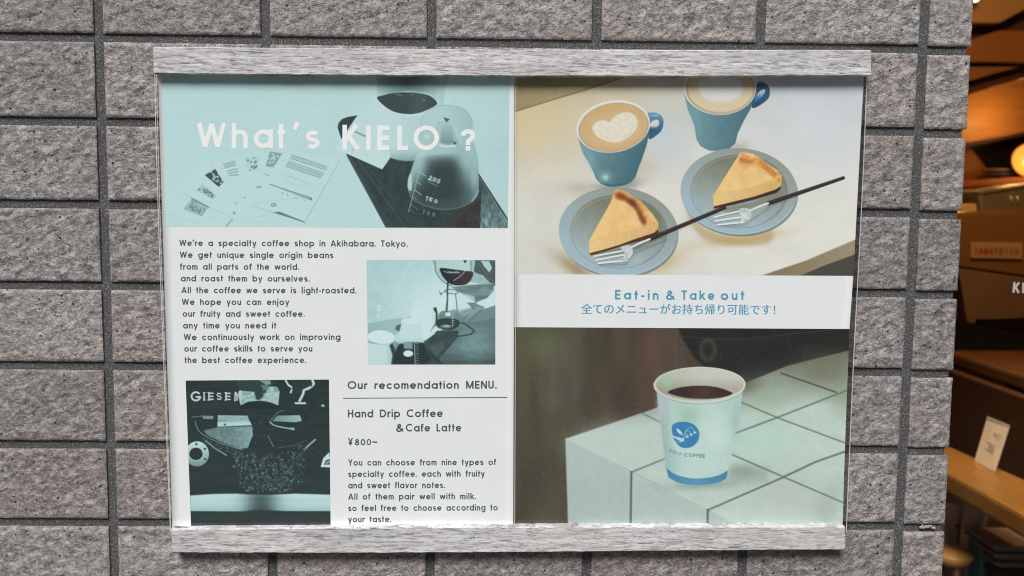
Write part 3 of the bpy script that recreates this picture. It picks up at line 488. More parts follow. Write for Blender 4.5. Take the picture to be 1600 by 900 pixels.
def art_takeout():
    A = Art((803.2, 511.2), (1327.3, 514), (1315.4, 832), (801.6, 832)); P = A.poly
    Z6 = lambda *p: [(800 + x / 2.73, 500 + y / 2.73) for x, y in p]; Z8 = lambda *p: [(1060 + x / 2.433, 500 + y / 2.433) for x, y in p]; Z7 = lambda *p: [(1000 + x / 4.09, 550 + y / 4.09) for x, y in p]
    A.fill(lambda X, Y: mix((76, 74, 60), (76, 66, 57), (X - 840) / 170) + ((fbm(X / 22, Y / 90) - .5) * 26)[..., None])
    A.glow(850, 540, 50, 34, (98, 104, 80), .8); A.glow(815, 560, 16, 120, (86, 84, 66), .6); A.glow(830, 760, 40, 90, (58, 54, 44), .5); A.glow(930, 560, 30, 50, (72, 68, 54), .5); A.glow(1020, 550, 22, 60, (98, 78, 68), .8); A.glow(1004, 610, 14, 40, (84, 68, 58), .6)
    P([(1058, 505), (1340, 505), (1340, 548), (1230, 570), (1165, 600), (1120, 590), (1085, 560), (1064, 525)], lambda X, Y: mix((34, 34, 34), (46, 46, 45), fbm(X / 30, Y / 14)), 1, 3)
    A.ell(1106, 547, 14, 19, (66, 65, 62), 0, .8, 3); A.ell(1106, 547, 7, 11, (40, 40, 40), 0, .9, 3); A.line([(1062, 525), (1150, 530), (1330, 512)], 1, (80, 80, 76), .5, 1, True); A.line([(1057, 512), (1056, 570)], 2.5, (100, 82, 72), .5, 2)
    # tiled counter top
    P([(883, 686), (1003, 645.5), (1034, 634), (1160, 600), (1230, 572), (1340, 544), (1340, 845), (1196, 845), (1106, 797), (987, 737)],
      lambda X, Y: mix((100, 100, 88), (184, 203, 196), np.clip((Y - 560 - (X - 1160) * -.12) / 90, 0, 1)) + ((fbm(X / 16, Y / 12) - .5) * 12)[..., None], 1, 1)
    A.glow(960, 695, 60, 30, (184, 204, 196), .8); A.glow(1290, 580, 40, 25, (112, 116, 92), .7); A.glow(1320, 620, 26, 24, (126, 138, 108), .5); A.glow(1200, 620, 26, 30, (150, 180, 152), .6); A.glow(1190, 690, 44, 30, (178, 216, 202), .6); A.glow(1230, 770, 60, 40, (178, 190, 184), .7)  # mint glows paint the cover sheet's greenish glare into the print
    A.glow(1160, 600, 26, 14, (92, 90, 76), .7); A.glow(1160, 737, 26, 10, (128, 150, 138), .7); P(Z7((600, 720), (818, 745), (818, 830), (560, 835)), (140, 160, 150), .5, 9); A.glow(1290, 800, 20, 50, (150, 164, 158), .5, 20)
    P([(883, 686), (987, 737.5), (987, 840), (888, 840)], lambda X, Y: mix((174, 192, 188), (166, 182, 178), (Y - 690) / 130) + ((fbm(X / 9, Y / 9) - .5) * 9)[..., None], 1, .9)
    P([(987, 737.5), (1106, 797), (1106, 840), (987, 840)], lambda X, Y: mix((176, 194, 190), (170, 186, 182), (Y - 740) / 80) + ((fbm(X / 9, Y / 9) - .5) * 9)[..., None], 1, .9)
    P([(1106, 797.5), (1200, 840), (1106, 840)], (172, 190, 184), 1, 1)
    A.line([(883, 686), (987, 738), (1106, 797.5)], 1.2, (196, 212, 206), .6, .9); A.line([(888, 832), (883.5, 687)], 1.6, (120, 128, 118), .6, 1); A.line([(884, 685), (1003, 645.5)], 1.2, (150, 160, 146), .7, 1)
    gl = lambda p, w=2.4, c=(92, 116, 108), al=.85: A.line(p, w, c, al, 1.3)
    gl([(986, 738), (1042, 715.5)], 2.6); gl([(986.5, 738), (985, 840)], 3.4, (76, 96, 90)); gl([(1002, 645), (1032, 660)], 1.8); gl([(1034, 634), (1003, 646)], 1.2, (120, 136, 124), .6)
    gl(Z8((240, 313), (375, 371), (630, 466))); gl(Z8((218, 430), (375, 371), (650, 264)), 2.8); gl(Z8((390, 202), (600, 275)), 2.4, (72, 74, 62)); gl(Z8((205, 512), (400, 597), (640, 700)), 2.6); gl(Z8((112, 722), (400, 597), (520, 540), (640, 498)), 3.2, (78, 104, 98)); gl([(1106, 797), (1105, 840)], 3.6, (76, 98, 92))
    A.line(Z8((115, 718), (398, 592)), 1, (200, 216, 210), .5, .8)
    A.glow(1098, 758, 58, 7, (124, 144, 136), .6, -2)
    # paper cup
    body = [(1026, 612), (1029, 640), (1036, 695), (1041, 735), (1045, 746), (1058, 753.5), (1078, 757.5), (1100, 757.5), (1122, 754), (1134, 748), (1137, 738), (1147, 690), (1156, 645), (1161, 608)]
    P(body, lambda X, Y: mix((170, 200, 196), (186, 212, 206), .5 + .5 * np.sin((X - 1040) / 30)) + mix((0, 0, 0), (-22, -20, -20), np.clip((1046 - X + (Y - 620) * .12) / 14, 0, 1)) + ((fbm(X / 18, Y / 18) - .5) * 14)[..., None], 1, .9)
    A.glow(1075, 650, 18, 20, (140, 184, 162), .6); A.glow(1120, 680, 18, 34, (198, 222, 212), .7); A.glow(1034, 635, 8, 26, (182, 190, 202), .8); A.glow(1150, 650, 8, 30, (150, 188, 182), .6); A.glow(1105, 720, 30, 16, (184, 214, 204), .5); A.glow(1050, 720, 16, 20, (164, 190, 196), .5)  # mint patches on the cup: glare of the cover sheet, put into the colour
    P(_spline([(1041, 731), (1055, 741), (1078, 747), (1100, 747), (1122, 743), (1137.5, 735)], 4).tolist() + _spline([(1135, 748), (1122, 754), (1100, 757.5), (1078, 757.5), (1058, 753.5), (1044.5, 746)], 4).tolist(), lambda X, Y: mix((84, 150, 182), (66, 128, 162), np.abs(X - 1085) / 55), 1, .8)
    A.ell(1093.2, 601.5, 71.6, 28, (192, 198, 186), -1, 1, .8); A.ell(1093.2, 600.6, 68, 25, lambda X, Y: mix((178, 188, 166), (196, 198, 190), (X - 1040) / 60) + mix((0, 0, 0), (-26, -28, -30), np.clip((Y - 588) / 20, 0, 1)), -1, 1, 1)
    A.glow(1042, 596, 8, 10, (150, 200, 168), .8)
    P([(1043.5, 613.5), (1056, 607), (1075, 603.6), (1098, 602.6), (1120, 605), (1136, 610), (1144.5, 615), (1130, 620.5), (1110, 623), (1088, 623), (1066, 620.6)], lambda X, Y: mix((58, 44, 42), (74, 56, 52), np.exp(-((X - 1100) / 20) ** 2)), 1, .9, True)
    A.line(_arc(1093.2, 601.5, 70, 26.4, 8, 172, 30), 3, (202, 206, 196), .95, 1); A.line(_arc(1093.2, 601.5, 71, 27.4, 120, 185, 30), 2.6, (206, 188, 196), .8, 1); A.line(_arc(1093.2, 601.5, 71.2, 27.6, 180, 360, 40), 1.3, (214, 216, 206), .9, .8); A.line(_arc(1093.2, 604.3, 70, 27, 15, 165, 30), 1, (130, 158, 150), .7, 1)
    # round emblem: leaf, branch and little bells
    em = (56, 128, 176); A.poly(Z7((203, 478), (225, 455), (262, 446), (310, 450), (352, 470), (378, 512), (374, 560), (345, 598), (305, 613), (268, 610), (238, 588), (212, 545)), em, 1, .8, True)
    wc = (186, 212, 208); P(Z7((234, 488), (258, 502), (271, 522), (270, 531), (252, 522), (238, 508)), wc, 1, .6, True)
    P(Z7((203, 530), (225, 540), (262, 548), (284, 552), (282, 570), (262, 574), (240, 560), (215, 546)), wc, 1, .6); A.line(Z7((232, 572), (255, 577), (275, 568)), .8, wc, .8, .5, True)
    for b, x in (((300, 533), 12), ((325, 519), 11), ((349, 506), 11)): P(Z7((b[0] - 2, b[1] - 4), (b[0] + x + 3, b[1] + 13), (b[0] - x + 1, b[1] + 16)), wc, 1, .5)
    A.line(Z7((278, 550), (285, 520), (305, 488), (330, 485), (348, 504)), .7, wc, .9, .45, True); A.line(Z7((282, 535), (296, 520), (302, 531)), .7, wc, .9, .45, True); A.line(Z7((290, 512), (308, 500), (325, 517)), .7, wc, .9, .45, True)
    A.text('KIELO', *Z7((186, 638))[0], *Z7((260, 662))[0], 4.8, (84, 112, 124), .8, w=.17, gap=.3); A.text('COFFEE', *Z7((282, 667))[0], *Z7((414, 676))[0], 5.2, (76, 104, 118), .95, w=.17, gap=.3)
    r = np.random.default_rng(6)
    for k in range(50): A.ell(806 + r.random() * 510, 516 + r.random() * 305, .5, .5, (210, 216, 210), a=.5)
    A.grain(6, 1.8, seed=4); return A
# ---------------------------------------------------------------- measuring and building helpers
_CM = cam.rotation_euler.to_matrix(); _CP = Vector(cam.location)
def _ray(u, v): return _CM @ Vector(((u - 800) / FOC, -(v - 450) / FOC, -1))
def at(u, v, Y=0.0):
    d = _ray(u, v); return _CP + d * ((Y - _CP.y) / d.y)
def at_z(u, v, z):
    d = _ray(u, v); return _CP + d * ((z - _CP.z) / d.z)
_CMn = np.array(_CM); _CPn = np.array(_CP)
def at_np(U, V, Y):
    d = np.stack([(U - 800) / FOC, -(V - 450) / FOC, -np.ones_like(U)], -1) @ _CMn.T
    return _CPn + d * ((Y - _CPn[1]) / d[..., 1])[..., None]

def link(o, parent=None):
    COL.objects.link(o)
    if parent is not None: o.parent = parent; o.matrix_parent_inverse = Matrix.Identity(4); o.location = o.location - parent.location if False else o.location
    return o
def tag(o, label, cat, group=None):
    o['label'] = label; o['category'] = cat
    if group: o['group'] = group
    return o
def struct(o): o['kind'] = 'structure'; return o
def thing(name, label, cat, loc, group=None):
    o = bpy.data.objects.new(name, None); o.location = loc; o.empty_display_size = .02; COL.objects.link(o); return tag(o, label, cat, group)
def put(name, me, mat, parent=None):
    """links a mesh given in world coordinates, moved into its parent's frame"""
    if mat is not None and not me.materials: me.materials.append(mat)
    o = bpy.data.objects.new(name, me); COL.objects.link(o)
    if parent is not None:
        base = Vector((0, 0, 0)); p = parent
        while p is not None: base += p.location; p = p.parent
        me.transform(Matrix.Translation(-base)); o.parent = parent
    return o
def from_bm(name, bm, mat, parent=None, smooth=False):
    me = bpy.data.meshes.new(name); bm.normal_update(); bm.to_mesh(me); bm.free()
    if smooth:
        for p in me.polygons: p.use_smooth = True
    return put(name, me, mat, parent)
def raw_mesh(name, co, faces, smooth=False):
    me = bpy.data.meshes.new(name); co = np.asarray(co, np.float32).reshape(-1, 3); faces = np.asarray(faces, np.int32); n = faces.shape[1]
    me.vertices.add(len(co)); me.vertices.foreach_set('co', co.ravel()); me.loops.add(faces.size); me.loops.foreach_set('vertex_index', faces.ravel())
    me.polygons.add(len(faces)); me.polygons.foreach_set('loop_start', np.arange(0, faces.size, n, dtype=np.int32))
    if smooth: me.polygons.foreach_set('use_smooth', np.ones(len(faces), bool))
    me.update(calc_edges=True); me.validate(); return me
def grid_faces(H, Wd, off=0):
    i = np.arange(H * Wd).reshape(H, Wd) + off
    return np.stack([i[:-1, :-1], i[1:, :-1], i[1:, 1:], i[:-1, 1:]], -1).reshape(-1, 4)
def box(bm, x0, x1, y0, y1, z0, z1, bev=0, seg=2):
    r = bmesh.ops.create_cube(bm, size=1, matrix=Matrix.Translation(((x0 + x1) / 2, (y0 + y1) / 2, (z0 + z1) / 2)) @ Matrix.Diagonal((x1 - x0, y1 - y0, z1 - z0, 1)))
    if bev: bmesh.ops.bevel(bm, geom=list({e for v in r['verts'] for e in v.link_edges}), offset=bev, segments=seg, affect='EDGES', profile=.6)
def prism(bm, top, depth, bev=0):
    """a slab: polygon of world points, thickened by the vector depth"""
    d = Vector(depth); n = len(top); a = [bm.verts.new(p) for p in top]; b = [bm.verts.new(Vector(p) + d) for p in top]
    fs = [bm.faces.new(a), bm.faces.new(b[::-1])] + [bm.faces.new((a[i], b[i], b[(i + 1) % n], a[(i + 1) % n])) for i in range(n)]
    bmesh.ops.recalc_face_normals(bm, faces=fs)
    if bev: bmesh.ops.bevel(bm, geom=list({e for f in fs for e in f.edges}), offset=bev, segments=2, affect='EDGES', profile=.6)
def lathe(bm, prof, c, n=40, axis='Z', tilt=None):
    rings = []; c = Vector(c); M = tilt or Matrix.Identity(3)
    for r, h in prof: rings.append([bm.verts.new(c + M @ Vector((r * math.cos(2 * math.pi * k / n), r * math.sin(2 * math.pi * k / n), h))) for k in range(n)])
    for a, b in zip(rings[:-1], rings[1:]):
        for k in range(n): bm.faces.new((a[k], a[(k + 1) % n], b[(k + 1) % n], b[k]))
    for ring, rev in ((rings[0], 1), (rings[-1], 0)):
        if prof[0 if rev else -1][0] > 1e-4: bm.faces.new(ring[::-1] if rev else ring)
    bmesh.ops.remove_doubles(bm, verts=bm.verts, dist=1e-6)
def tube(bm, pts, r, n=10):
    p = [Vector(q) for q in pts]; rings = []
    for i, q in enumerate(p):
        d = (p[min(i + 1, len(p) - 1)] - p[max(i - 1, 0)]).normalized(); u = d.orthogonal().normalized(); w = d.cross(u)
        rr = r[i] if hasattr(r, '__len__') else r
        rings.append([bm.verts.new(q + (u * math.cos(2 * math.pi * k / n) + w * math.sin(2 * math.pi * k / n)) * rr) for k in range(n)])
    for a, b in zip(rings[:-1], rings[1:]):
        best = min(range(n), key=lambda s: sum((a[k].co - b[(k + s) % n].co).length for k in range(n)))
        for k in range(n): bm.faces.new((a[k], a[(k + 1) % n], b[(k + 1 + best) % n], b[(k + best) % n]))
    bm.faces.new(rings[0][::-1]); bm.faces.new(rings[-1])

# ---------------------------------------------------------------- materials
class NT:
    def __init__(s, name):
        s.m = bpy.data.materials.new(name); s.m.use_nodes = True; s.t = s.m.node_tree; s.b = s.t.nodes['Principled BSDF']; s.out = s.t.nodes['Material Output']
    def n(s, t, **k):
        nd = s.t.nodes.new(t)
        for a, v in k.items():
            if a.startswith('_'): nd.inputs[a[1:].replace('_', ' ')].default_value = v
            else: setattr(nd, a, v)
        return nd
    def l(s, a, b): s.t.links.new(a, b)
    def noise(s, scale, detail=4, rough=.55, vec=None, dist=0):
        nd = s.n('ShaderNodeTexNoise'); nd.inputs['Scale'].default_value = scale; nd.inputs['Detail'].default_value = detail; nd.inputs['Roughness'].default_value = rough; nd.inputs['Distortion'].default_value = dist
        if vec is not None: s.l(vec, nd.inputs['Vector'])
        return nd.outputs['Fac']
    def coord(s, scale=(1, 1, 1), rot=(0, 0, 0)):
        c = s.n('ShaderNodeTexCoord'); m = s.n('ShaderNodeMapping'); m.inputs['Scale'].default_value = scale; m.inputs['Rotation'].default_value = rot; s.l(c.outputs['Object'], m.inputs['Vector']); return m.outputs[0]
    def ramp(s, fac, stops):
        r = s.n('ShaderNodeValToRGB'); e = r.color_ramp.elements
        while len(e) < len(stops): e.new(.5)
        for i, (p, c) in enumerate(stops): e[i].position = p; e[i].color = (*c, 1) if len(c) == 3 else c
        s.l(fac, r.inputs[0]); return r.outputs[0]
    def mixc(s, f, a, b, mode='MIX'):
        m = s.n('ShaderNodeMix', data_type='RGBA', blend_type=mode)
        for v, i in ((f, 0), (a, 6), (b, 7)):
            if isinstance(v, (int, float)): m.inputs[i].default_value = v
            elif isinstance(v, tuple): m.inputs[i].default_value = (*v, 1)
            else: s.l(v, m.inputs[i])
        return m.outputs[2]
    def math(s, op, a, b=0.0):
        m = s.n('ShaderNodeMath', operation=op)
        for v, i in ((a, 0), (b, 1)):
            if isinstance(v, (int, float)): m.inputs[i].default_value = v
            else: s.l(v, m.inputs[i])
        return m.outputs[0]
    def bump(s, h, strength=.5, dist=.002, prev=None):
        b = s.n('ShaderNodeBump'); b.inputs['Strength'].default_value = strength; b.inputs['Distance'].default_value = dist; s.l(h, b.inputs['Height'])
        if prev is not None: s.l(prev, b.inputs['Normal'])
        return b.outputs[0]
    def set(s, col=None, rough=.6, spec=.4, normal=None, metal=0):
        if col is not None:
            if isinstance(col, tuple): s.b.inputs['Base Color'].default_value = (*col, 1)
            else: s.l(col, s.b.inputs['Base Color'])
        if isinstance(rough, (int, float)): s.b.inputs['Roughness'].default_value = rough
        else: s.l(rough, s.b.inputs['Roughness'])
        s.b.inputs['Specular IOR Level'].default_value = spec; s.b.inputs['Metallic'].default_value = metal
        if normal is not None: s.l(normal, s.b.inputs['Normal'])
        return s.m
def plain(name, col, rough=.5, spec=.4, var=.12, sc=30, metal=0, stretch=(1, 1, 1), bump=0):
    t = NT(name); v = t.coord(stretch); f = t.noise(sc, 4, .6, v)
    c = t.ramp(f, [(.3, tuple(x * (1 - var) for x in col)), (.7, tuple(min(1, x * (1 + var)) for x in col))])
    return t.set(c, rough, spec, t.bump(f, .3, bump) if bump else None, metal)

def mat_tile():
    t = NT('rough_ceramic_tile'); v = t.coord(); tone = t.n('ShaderNodeAttribute', attribute_name='tone')
    a = t.noise(85, 5, .66, t.coord((.8, 1, 1.15))); b = t.noise(210, 4, .65, v); c = t.noise(620, 2, .6, v); d = t.noise(9, 2, .5, v); e = t.noise(480, 2, .6, t.coord((1, 1, 1), (1, 2, .5)))
    col = t.ramp(a, [(.37, (.125, .117, .113)), (.5, (.238, .223, .216)), (.63, (.42, .40, .39))])
    col = t.mixc(t.math('MULTIPLY', t.ramp(b, [(.5, (0, 0, 0)), (.66, (1, 1, 1))]), .6), col, (.55, .53, .515))
    col = t.mixc(t.math('MULTIPLY', t.ramp(e, [(.56, (0, 0, 0)), (.68, (1, 1, 1))]), .55), col, (.58, .565, .555))
    col = t.mixc(t.math('MULTIPLY', t.ramp(c, [(.52, (0, 0, 0)), (.66, (1, 1, 1))]), .55), col, (.10, .083, .08))
    col = t.mixc(t.math('MULTIPLY', t.ramp(d, [(.45, (0, 0, 0)), (.7, (1, 1, 1))]), .4), col, (.225, .20, .19))
    sc = t.n('ShaderNodeVectorMath', operation='SCALE'); t.l(col, sc.inputs[0]); t.l(tone.outputs['Fac'], sc.inputs['Scale'])
    hue = t.n('ShaderNodeAttribute', attribute_name='hue'); tinted = t.mixc(hue.outputs['Fac'], sc.outputs[0], t.mixc(1.0, sc.outputs[0], (1.035, .985, .968), 'MULTIPLY'))
    def flat2d(scale):
        sx = t.n('ShaderNodeSeparateXYZ'); t.l(v, sx.inputs[0]); cx = t.n('ShaderNodeCombineXYZ'); t.l(sx.outputs[0], cx.inputs[0]); t.l(sx.outputs[2], cx.inputs[1])
        vo = t.n('ShaderNodeTexVoronoi', feature='F1', voronoi_dimensions='2D'); vo.inputs['Scale'].default_value = scale; t.l(cx.outputs[0], vo.inputs['Vector']); return vo
    col2 = tinted
    for scale, lo, gain in ((75, .55, .31), (150, .68, .40)):
        vo = flat2d(scale); sep = t.n('ShaderNodeSeparateColor'); t.l(vo.outputs['Color'], sep.inputs[0])
        rad = t.math('MULTIPLY', t.math('SUBTRACT', sep.outputs[0], lo), gain)
        edge = t.math('DIVIDE', t.math('SUBTRACT', rad, vo.outputs['Distance']), .03)
        m = t.n('ShaderNodeClamp'); t.l(edge, m.inputs[0]); col2 = t.mixc(t.math('MULTIPLY', m.outputs[0], .93), col2, (.02, .019, .019))
    nb = t.bump(b, 1.0, .0030); nb = t.bump(c, .8, .0014, nb); nb = t.bump(e, .4, .0006, nb)
    return t.set(col2, .58, .4, nb)
def mat_grout():
    t = NT('sanded_dark_grout'); v = t.coord(); a = t.noise(520, 2, .75, v); b = t.noise(40, 3, .5, v)
    vo = t.n('ShaderNodeTexVoronoi', feature='F1'); vo.inputs['Scale'].default_value = 900; t.l(v, vo.inputs['Vector']); sep = t.n('ShaderNodeSeparateColor'); t.l(vo.outputs['Color'], sep.inputs[0])
    col = t.ramp(a, [(.36, (.036, .036, .037)), (.5, (.072, .072, .075)), (.62, (.13, .13, .135))])
    col = t.mixc(t.math('MULTIPLY', b, .25), col, (.10, .10, .104))
    col = t.mixc(t.math('MULTIPLY', t.math('GREATER_THAN', sep.outputs[1], .92), .4), col, (.5, .5, .51))
    return t.set(col, .75, .35, t.bump(a, .9, .0018))
def mat_driftwood():
    t = NT('whitewashed_weathered_wood'); rt = (.12, .03, .05)
    a = t.noise(1, 5, .6, t.coord((9, 20, 80)), .3); b = t.noise(1, 5, .7, t.coord((48, 60, 420), rt), .5); c = t.noise(1, 3, .5, t.coord((4, 5, 22))); cr = t.noise(1, 5, .7, t.coord((34, 40, 330), rt), 1.2); f = t.noise(1, 3, .7, t.coord((130, 120, 900), rt), .3)
    col = t.ramp(a, [(.34, (.52, .515, .53)), (.5, (.63, .625, .64)), (.66, (.75, .745, .755))])
    col = t.mixc(t.math('MULTIPLY', t.ramp(f, [(.42, (1, 1, 1)), (.54, (0, 0, 0))]), .42), col, (.30, .298, .305))
    col = t.mixc(t.math('MULTIPLY', t.ramp(b, [(.42, (1, 1, 1)), (.49, (0, 0, 0))]), .62), col, (.17, .148, .152))
    col = t.mixc(t.math('MULTIPLY', t.ramp(c, [(.50, (0, 0, 0)), (.72, (1, 1, 1))]), .35), col, (.52, .47, .445))
    col = t.mixc(t.ramp(cr, [(.375, (.8,) * 3), (.405, (0, 0, 0))]), col, (.08, .078, .08))
    return t.set(col, .7, .25, t.bump(b, .6, .0010, t.bump(a, .3, .001)))
def laminate(t):
    """the clear glossy laminate over a print, a little wavy and scuffed"""
    v = t.coord(); t.b.inputs['Coat Weight'].default_value = 1; t.b.inputs['Coat IOR'].default_value = 1.48
    t.l(t.ramp(t.noise(16, 4, .6, v), [(.35, (.04,) * 3), (.7, (.12,) * 3)]), t.b.inputs['Coat Roughness'])
    t.l(t.bump(t.noise(7, 3, .5, v, .5), .22, .004), t.b.inputs['Coat Normal']); return t.m
def mat_print(name, rough=.5):
    t = NT(name); a = t.n('ShaderNodeAttribute', attribute_name='print'); t.set(a.outputs['Color'], rough, .25); return laminate(t)
def mat_paper():
    t = NT('white_poster_paper'); v = t.coord(); f = t.noise(14, 4, .6, v)
    t.set(t.ramp(f, [(.3, (.735, .770, .785)), (.7, (.775, .805, .818))]), .55, .3, t.bump(t.noise(25, 2, .5, v), .12, .002)); return laminate(t)
def mat_film():
    t = NT('clear_laminate_film'); nt = t.t; v = t.coord()
    tr = t.n('ShaderNodeBsdfTransparent'); tr.inputs[0].default_value = (.985, .99, .99, 1); gl = t.n('ShaderNodeBsdfGlossy'); gl.inputs['Roughness'].default_value = .12
    fr = t.n('ShaderNodeFresnel'); fr.inputs[0].default_value = 1.35; mx = t.n('ShaderNodeMixShader')
    nb = t.bump(t.noise(9, 3, .5, v, .4), .25, .004); t.l(nb, gl.inputs['Normal']); t.l(nb, fr.inputs['Normal'])
    t.l(fr.outputs[0], mx.inputs[0]); t.l(tr.outputs[0], mx.inputs[1]); t.l(gl.outputs[0], mx.inputs[2]); t.l(mx.outputs[0], t.out.inputs[0]); return t.m
def mat_film_edge():
    t = NT('laminate_cut_edge'); tr = t.n('ShaderNodeBsdfTransparent'); df = t.n('ShaderNodeBsdfDiffuse'); df.inputs[0].default_value = (.74, .74, .72, 1); mx = t.n('ShaderNodeMixShader'); mx.inputs[0].default_value = .62
    t.l(tr.outputs[0], mx.inputs[1]); t.l(df.outputs[0], mx.inputs[2]); t.l(mx.outputs[0], t.out.inputs[0]); return t.m
M_tile = mat_tile(); M_grout = mat_grout(); M_rail = mat_driftwood(); M_print = mat_print('printed_photo'); M_paper = mat_paper(); M_film = mat_film(); M_edge = mat_film_edge()
M_ink = plain('dark_green_grey_ink', (.066, .094, .090), .55, .25, .1, 60); M_white_ink = plain('white_ink', (.80, .825, .83), .5, .3, .03, 60); M_blue_ink = plain('blue_ink', (.075, .30, .475), .5, .3, .05, 60)

# ---------------------------------------------------------------- the tiled wall
PX, PZ = .2, .1; JX, JZ = .0118, .0108            # tile pitch and joint widths
X_END = 1.0585                                     # the wall ends here at the shop opening
rng = np.random.default_rng(21)
wall = thing('tile_wall', 'grey brown wall of rough rectangular ceramic tiles with dark grout joints behind the sign', 'wall', (0, 0, -1.64))
bm = bmesh.new(); box(bm, -2.6, X_END - .0042, .0040, .34, -1.64, 1.5); from_bm('grout', bm, M_grout, wall)
co, fc, tone, off = [], [], [], 0
def add_tile(x0, x1, z0, z1, step, corner=False):
    """one rough-faced tile: a displaced front, rounded arrises and four sides down to the grout"""
    global off
    nx = max(3, int((x1 - x0) / step)); nz = max(3, int((z1 - z0) / step)); T = .0062
    u = np.linspace(0, 1, nx); w = np.linspace(0, 1, nz); Xg, Zg = np.meshgrid(x0 + (x1 - x0) * u, z0 + (z1 - z0) * w)
    sx, sz = rng.random(2) * 200; ca, sa = math.cos(.5), math.sin(.5)
    p = (Xg * ca + Zg * sa) ; q = (-Xg * sa + Zg * ca)
    h = (fbm(p * 88 + sx, q * 140 + sz, 4, .6) - .5) * 2; h2 = (fbm(Xg * 30 + sz, Zg * 40 + sx, 2) - .5) * 2; h3 = 1 - np.abs(fbm(p * 110 + sz, q * 170 + sx, 2) * 2 - 1) * 2.2
    d = np.minimum(np.minimum(Xg - x0, x1 - Xg), np.minimum(Zg - z0, z1 - Zg))
    k = np.clip(d / .007, 0, 1); k = k * k * (3 - 2 * k)
    edge = np.clip(1 - d / .0024, 0, 1) ** 2 * .0014
    Yg = -(h * .0021 + h2 * .0009 + h3 * .0004) * (.12 + .88 * k) + edge
    jit = (fbm(Xg * 160 + sx, Zg * 160 + sz, 2) - .5) * .0009 * (d < 1e-9)
    Xg = Xg + jit; Zg = Zg + jit
    co.append(np.stack([Xg, Yg, Zg], -1).reshape(-1, 3)); fc.append(grid_faces(nz, nx, off)[:, ::-1] if False else grid_faces(nz, nx, off)); base = off; off += nx * nz
    idx = np.arange(nx * nz).reshape(nz, nx) + base
    ring = np.r_[idx[0, :], idx[1:, -1], idx[-1, -2::-1], idx[-2:0:-1, 0]]
    top = co[-1][ring - base].copy(); rc = top.copy(); rc[:, 1] = T; co.extend([top, rc]); m = len(ring); ring = np.arange(m) + off; r2 = ring + m; off += 2 * m
    fc.append(np.stack([ring, np.roll(ring, -1), np.roll(r2, -1), r2], -1)[:, ::-1])
    tv = rng.normal(1.0, .085); tone.append(np.full(nx * nz + 2 * m, tv))
for i in range(-4, 6):
    for j in range(-13, 5):
        z1 = -j * PZ * -1 if False else (j + 1) * PZ - JZ / 2; z0 = j * PZ + JZ / 2; x0 = i * PX + JX / 2; x1 = (i + 1) * PX - JX / 2
        if i == 5: x1 = X_END; z0 -= .0018; z1 -= .0018
        near = -2 <= i <= 5 and -8 <= j <= 1; hidden = 0 < i < 5 and False
        add_tile(x0, x1, z0, z1, .0017 if near else .006, i == 5)
co = np.concatenate(co); me = raw_mesh('tiles', co, np.concatenate(fc), True)
at_ = me.attributes.new('tone', 'FLOAT', 'POINT'); at_.data.foreach_set('value', np.concatenate(tone).astype(np.float32))
ht = np.concatenate(tone); hu = np.clip(((ht * 9973.0) % 1.0) * 1.5 - .4, 0, 1).astype(np.float32); me.attributes.new('hue', 'FLOAT', 'POINT').data.foreach_set('value', hu)
put('tiles', me, M_tile, wall)
# the return of the wall into the opening, tiled the same way, coarse
bm = bmesh.new()
for j in range(-13, 5):
    for y0, y1 in ((.012, .10), (.112, .2), (.212, .3)): box(bm, X_END - .006, X_END - .0005, y0, y1, j * PZ + JZ / 2 - .0018, (j + 1) * PZ - JZ / 2 - .0018, .001, 1)
ret = from_bm('return_tiles', bm, M_tile, wall); a_ = ret.data.attributes.new('tone', 'FLOAT', 'POINT'); a_.data.foreach_set('value', np.full(len(ret.data.vertices), .95, np.float32))
# a crusty lump of mortar left on the joint by the corner
bm = bmesh.new()
for k in range(16):
    r_ = random.Random(k); c = at(1448 + (r_.random() - .5) * 24, 825 - r_.random() * 5 * (1 - abs(k - 8) / 9), .001); rr = .0009 + .0013 * r_.random()
    s_ = bmesh.ops.create_icosphere(bm, subdivisions=2, radius=rr, matrix=Matrix.Translation(c))
    for v in s_['verts']: v.co += (v.co - c) * (mnoise.noise(v.co * 900) * .6)
from_bm('mortar_lump', bm, plain('pale_mortar', (.3, .3, .31), .9, .2, .4, 500), wall, True)

# ---------------------------------------------------------------- posters
def art_mesh(name, art, Y, parent, k):
    P = at_np(art.X, art.Y, Y); me = raw_mesh(name, P, grid_faces(art.H, art.W), True)
    c = np.ones((art.H * art.W, 4), np.float32); c[:, :3] = art.linear(k).reshape(-1, 3)
    me.attributes.new('print', 'FLOAT_COLOR', 'POINT').data.foreach_set('color', c.ravel()); return put(name, me, M_print, parent)
def sheet(name, edge, Y, mat, parent, wav=0):
    """a thin sheet through measured outline points (left side top to bottom, right side top to bottom)"""
    Lp, Rp = edge; n = 40; t = np.linspace(0, 1, n)
    lin = lambda p: np.stack([np.interp(t, np.linspace(0, 1, len(p)), [q[i] for q in p]) for i in (0, 1)], -1)
    A = lin(Lp); B = lin(Rp); s = np.linspace(0, 1, n)[None, :, None]; G = A[:, None] * (1 - s) + B[:, None] * s
    P = at_np(G[..., 0], G[..., 1], Y); th = P.copy(); th[..., 1] += .00025
    f = np.concatenate([grid_faces(n, n), grid_faces(n, n, n * n)[:, ::-1]]); i = np.arange(n * n).reshape(n, n)
    ring = np.r_[i[0, :], i[1:, -1], i[-1, -2::-1], i[-2:0:-1, 0]]; f = np.concatenate([f, np.stack([ring, np.roll(ring, -1), np.roll(ring, -1) + n * n, ring + n * n], -1)[:, ::-1]])
    return put(name, raw_mesh(name, np.concatenate([P.reshape(-1, 3), th.reshape(-1, 3)]), f), mat, parent)
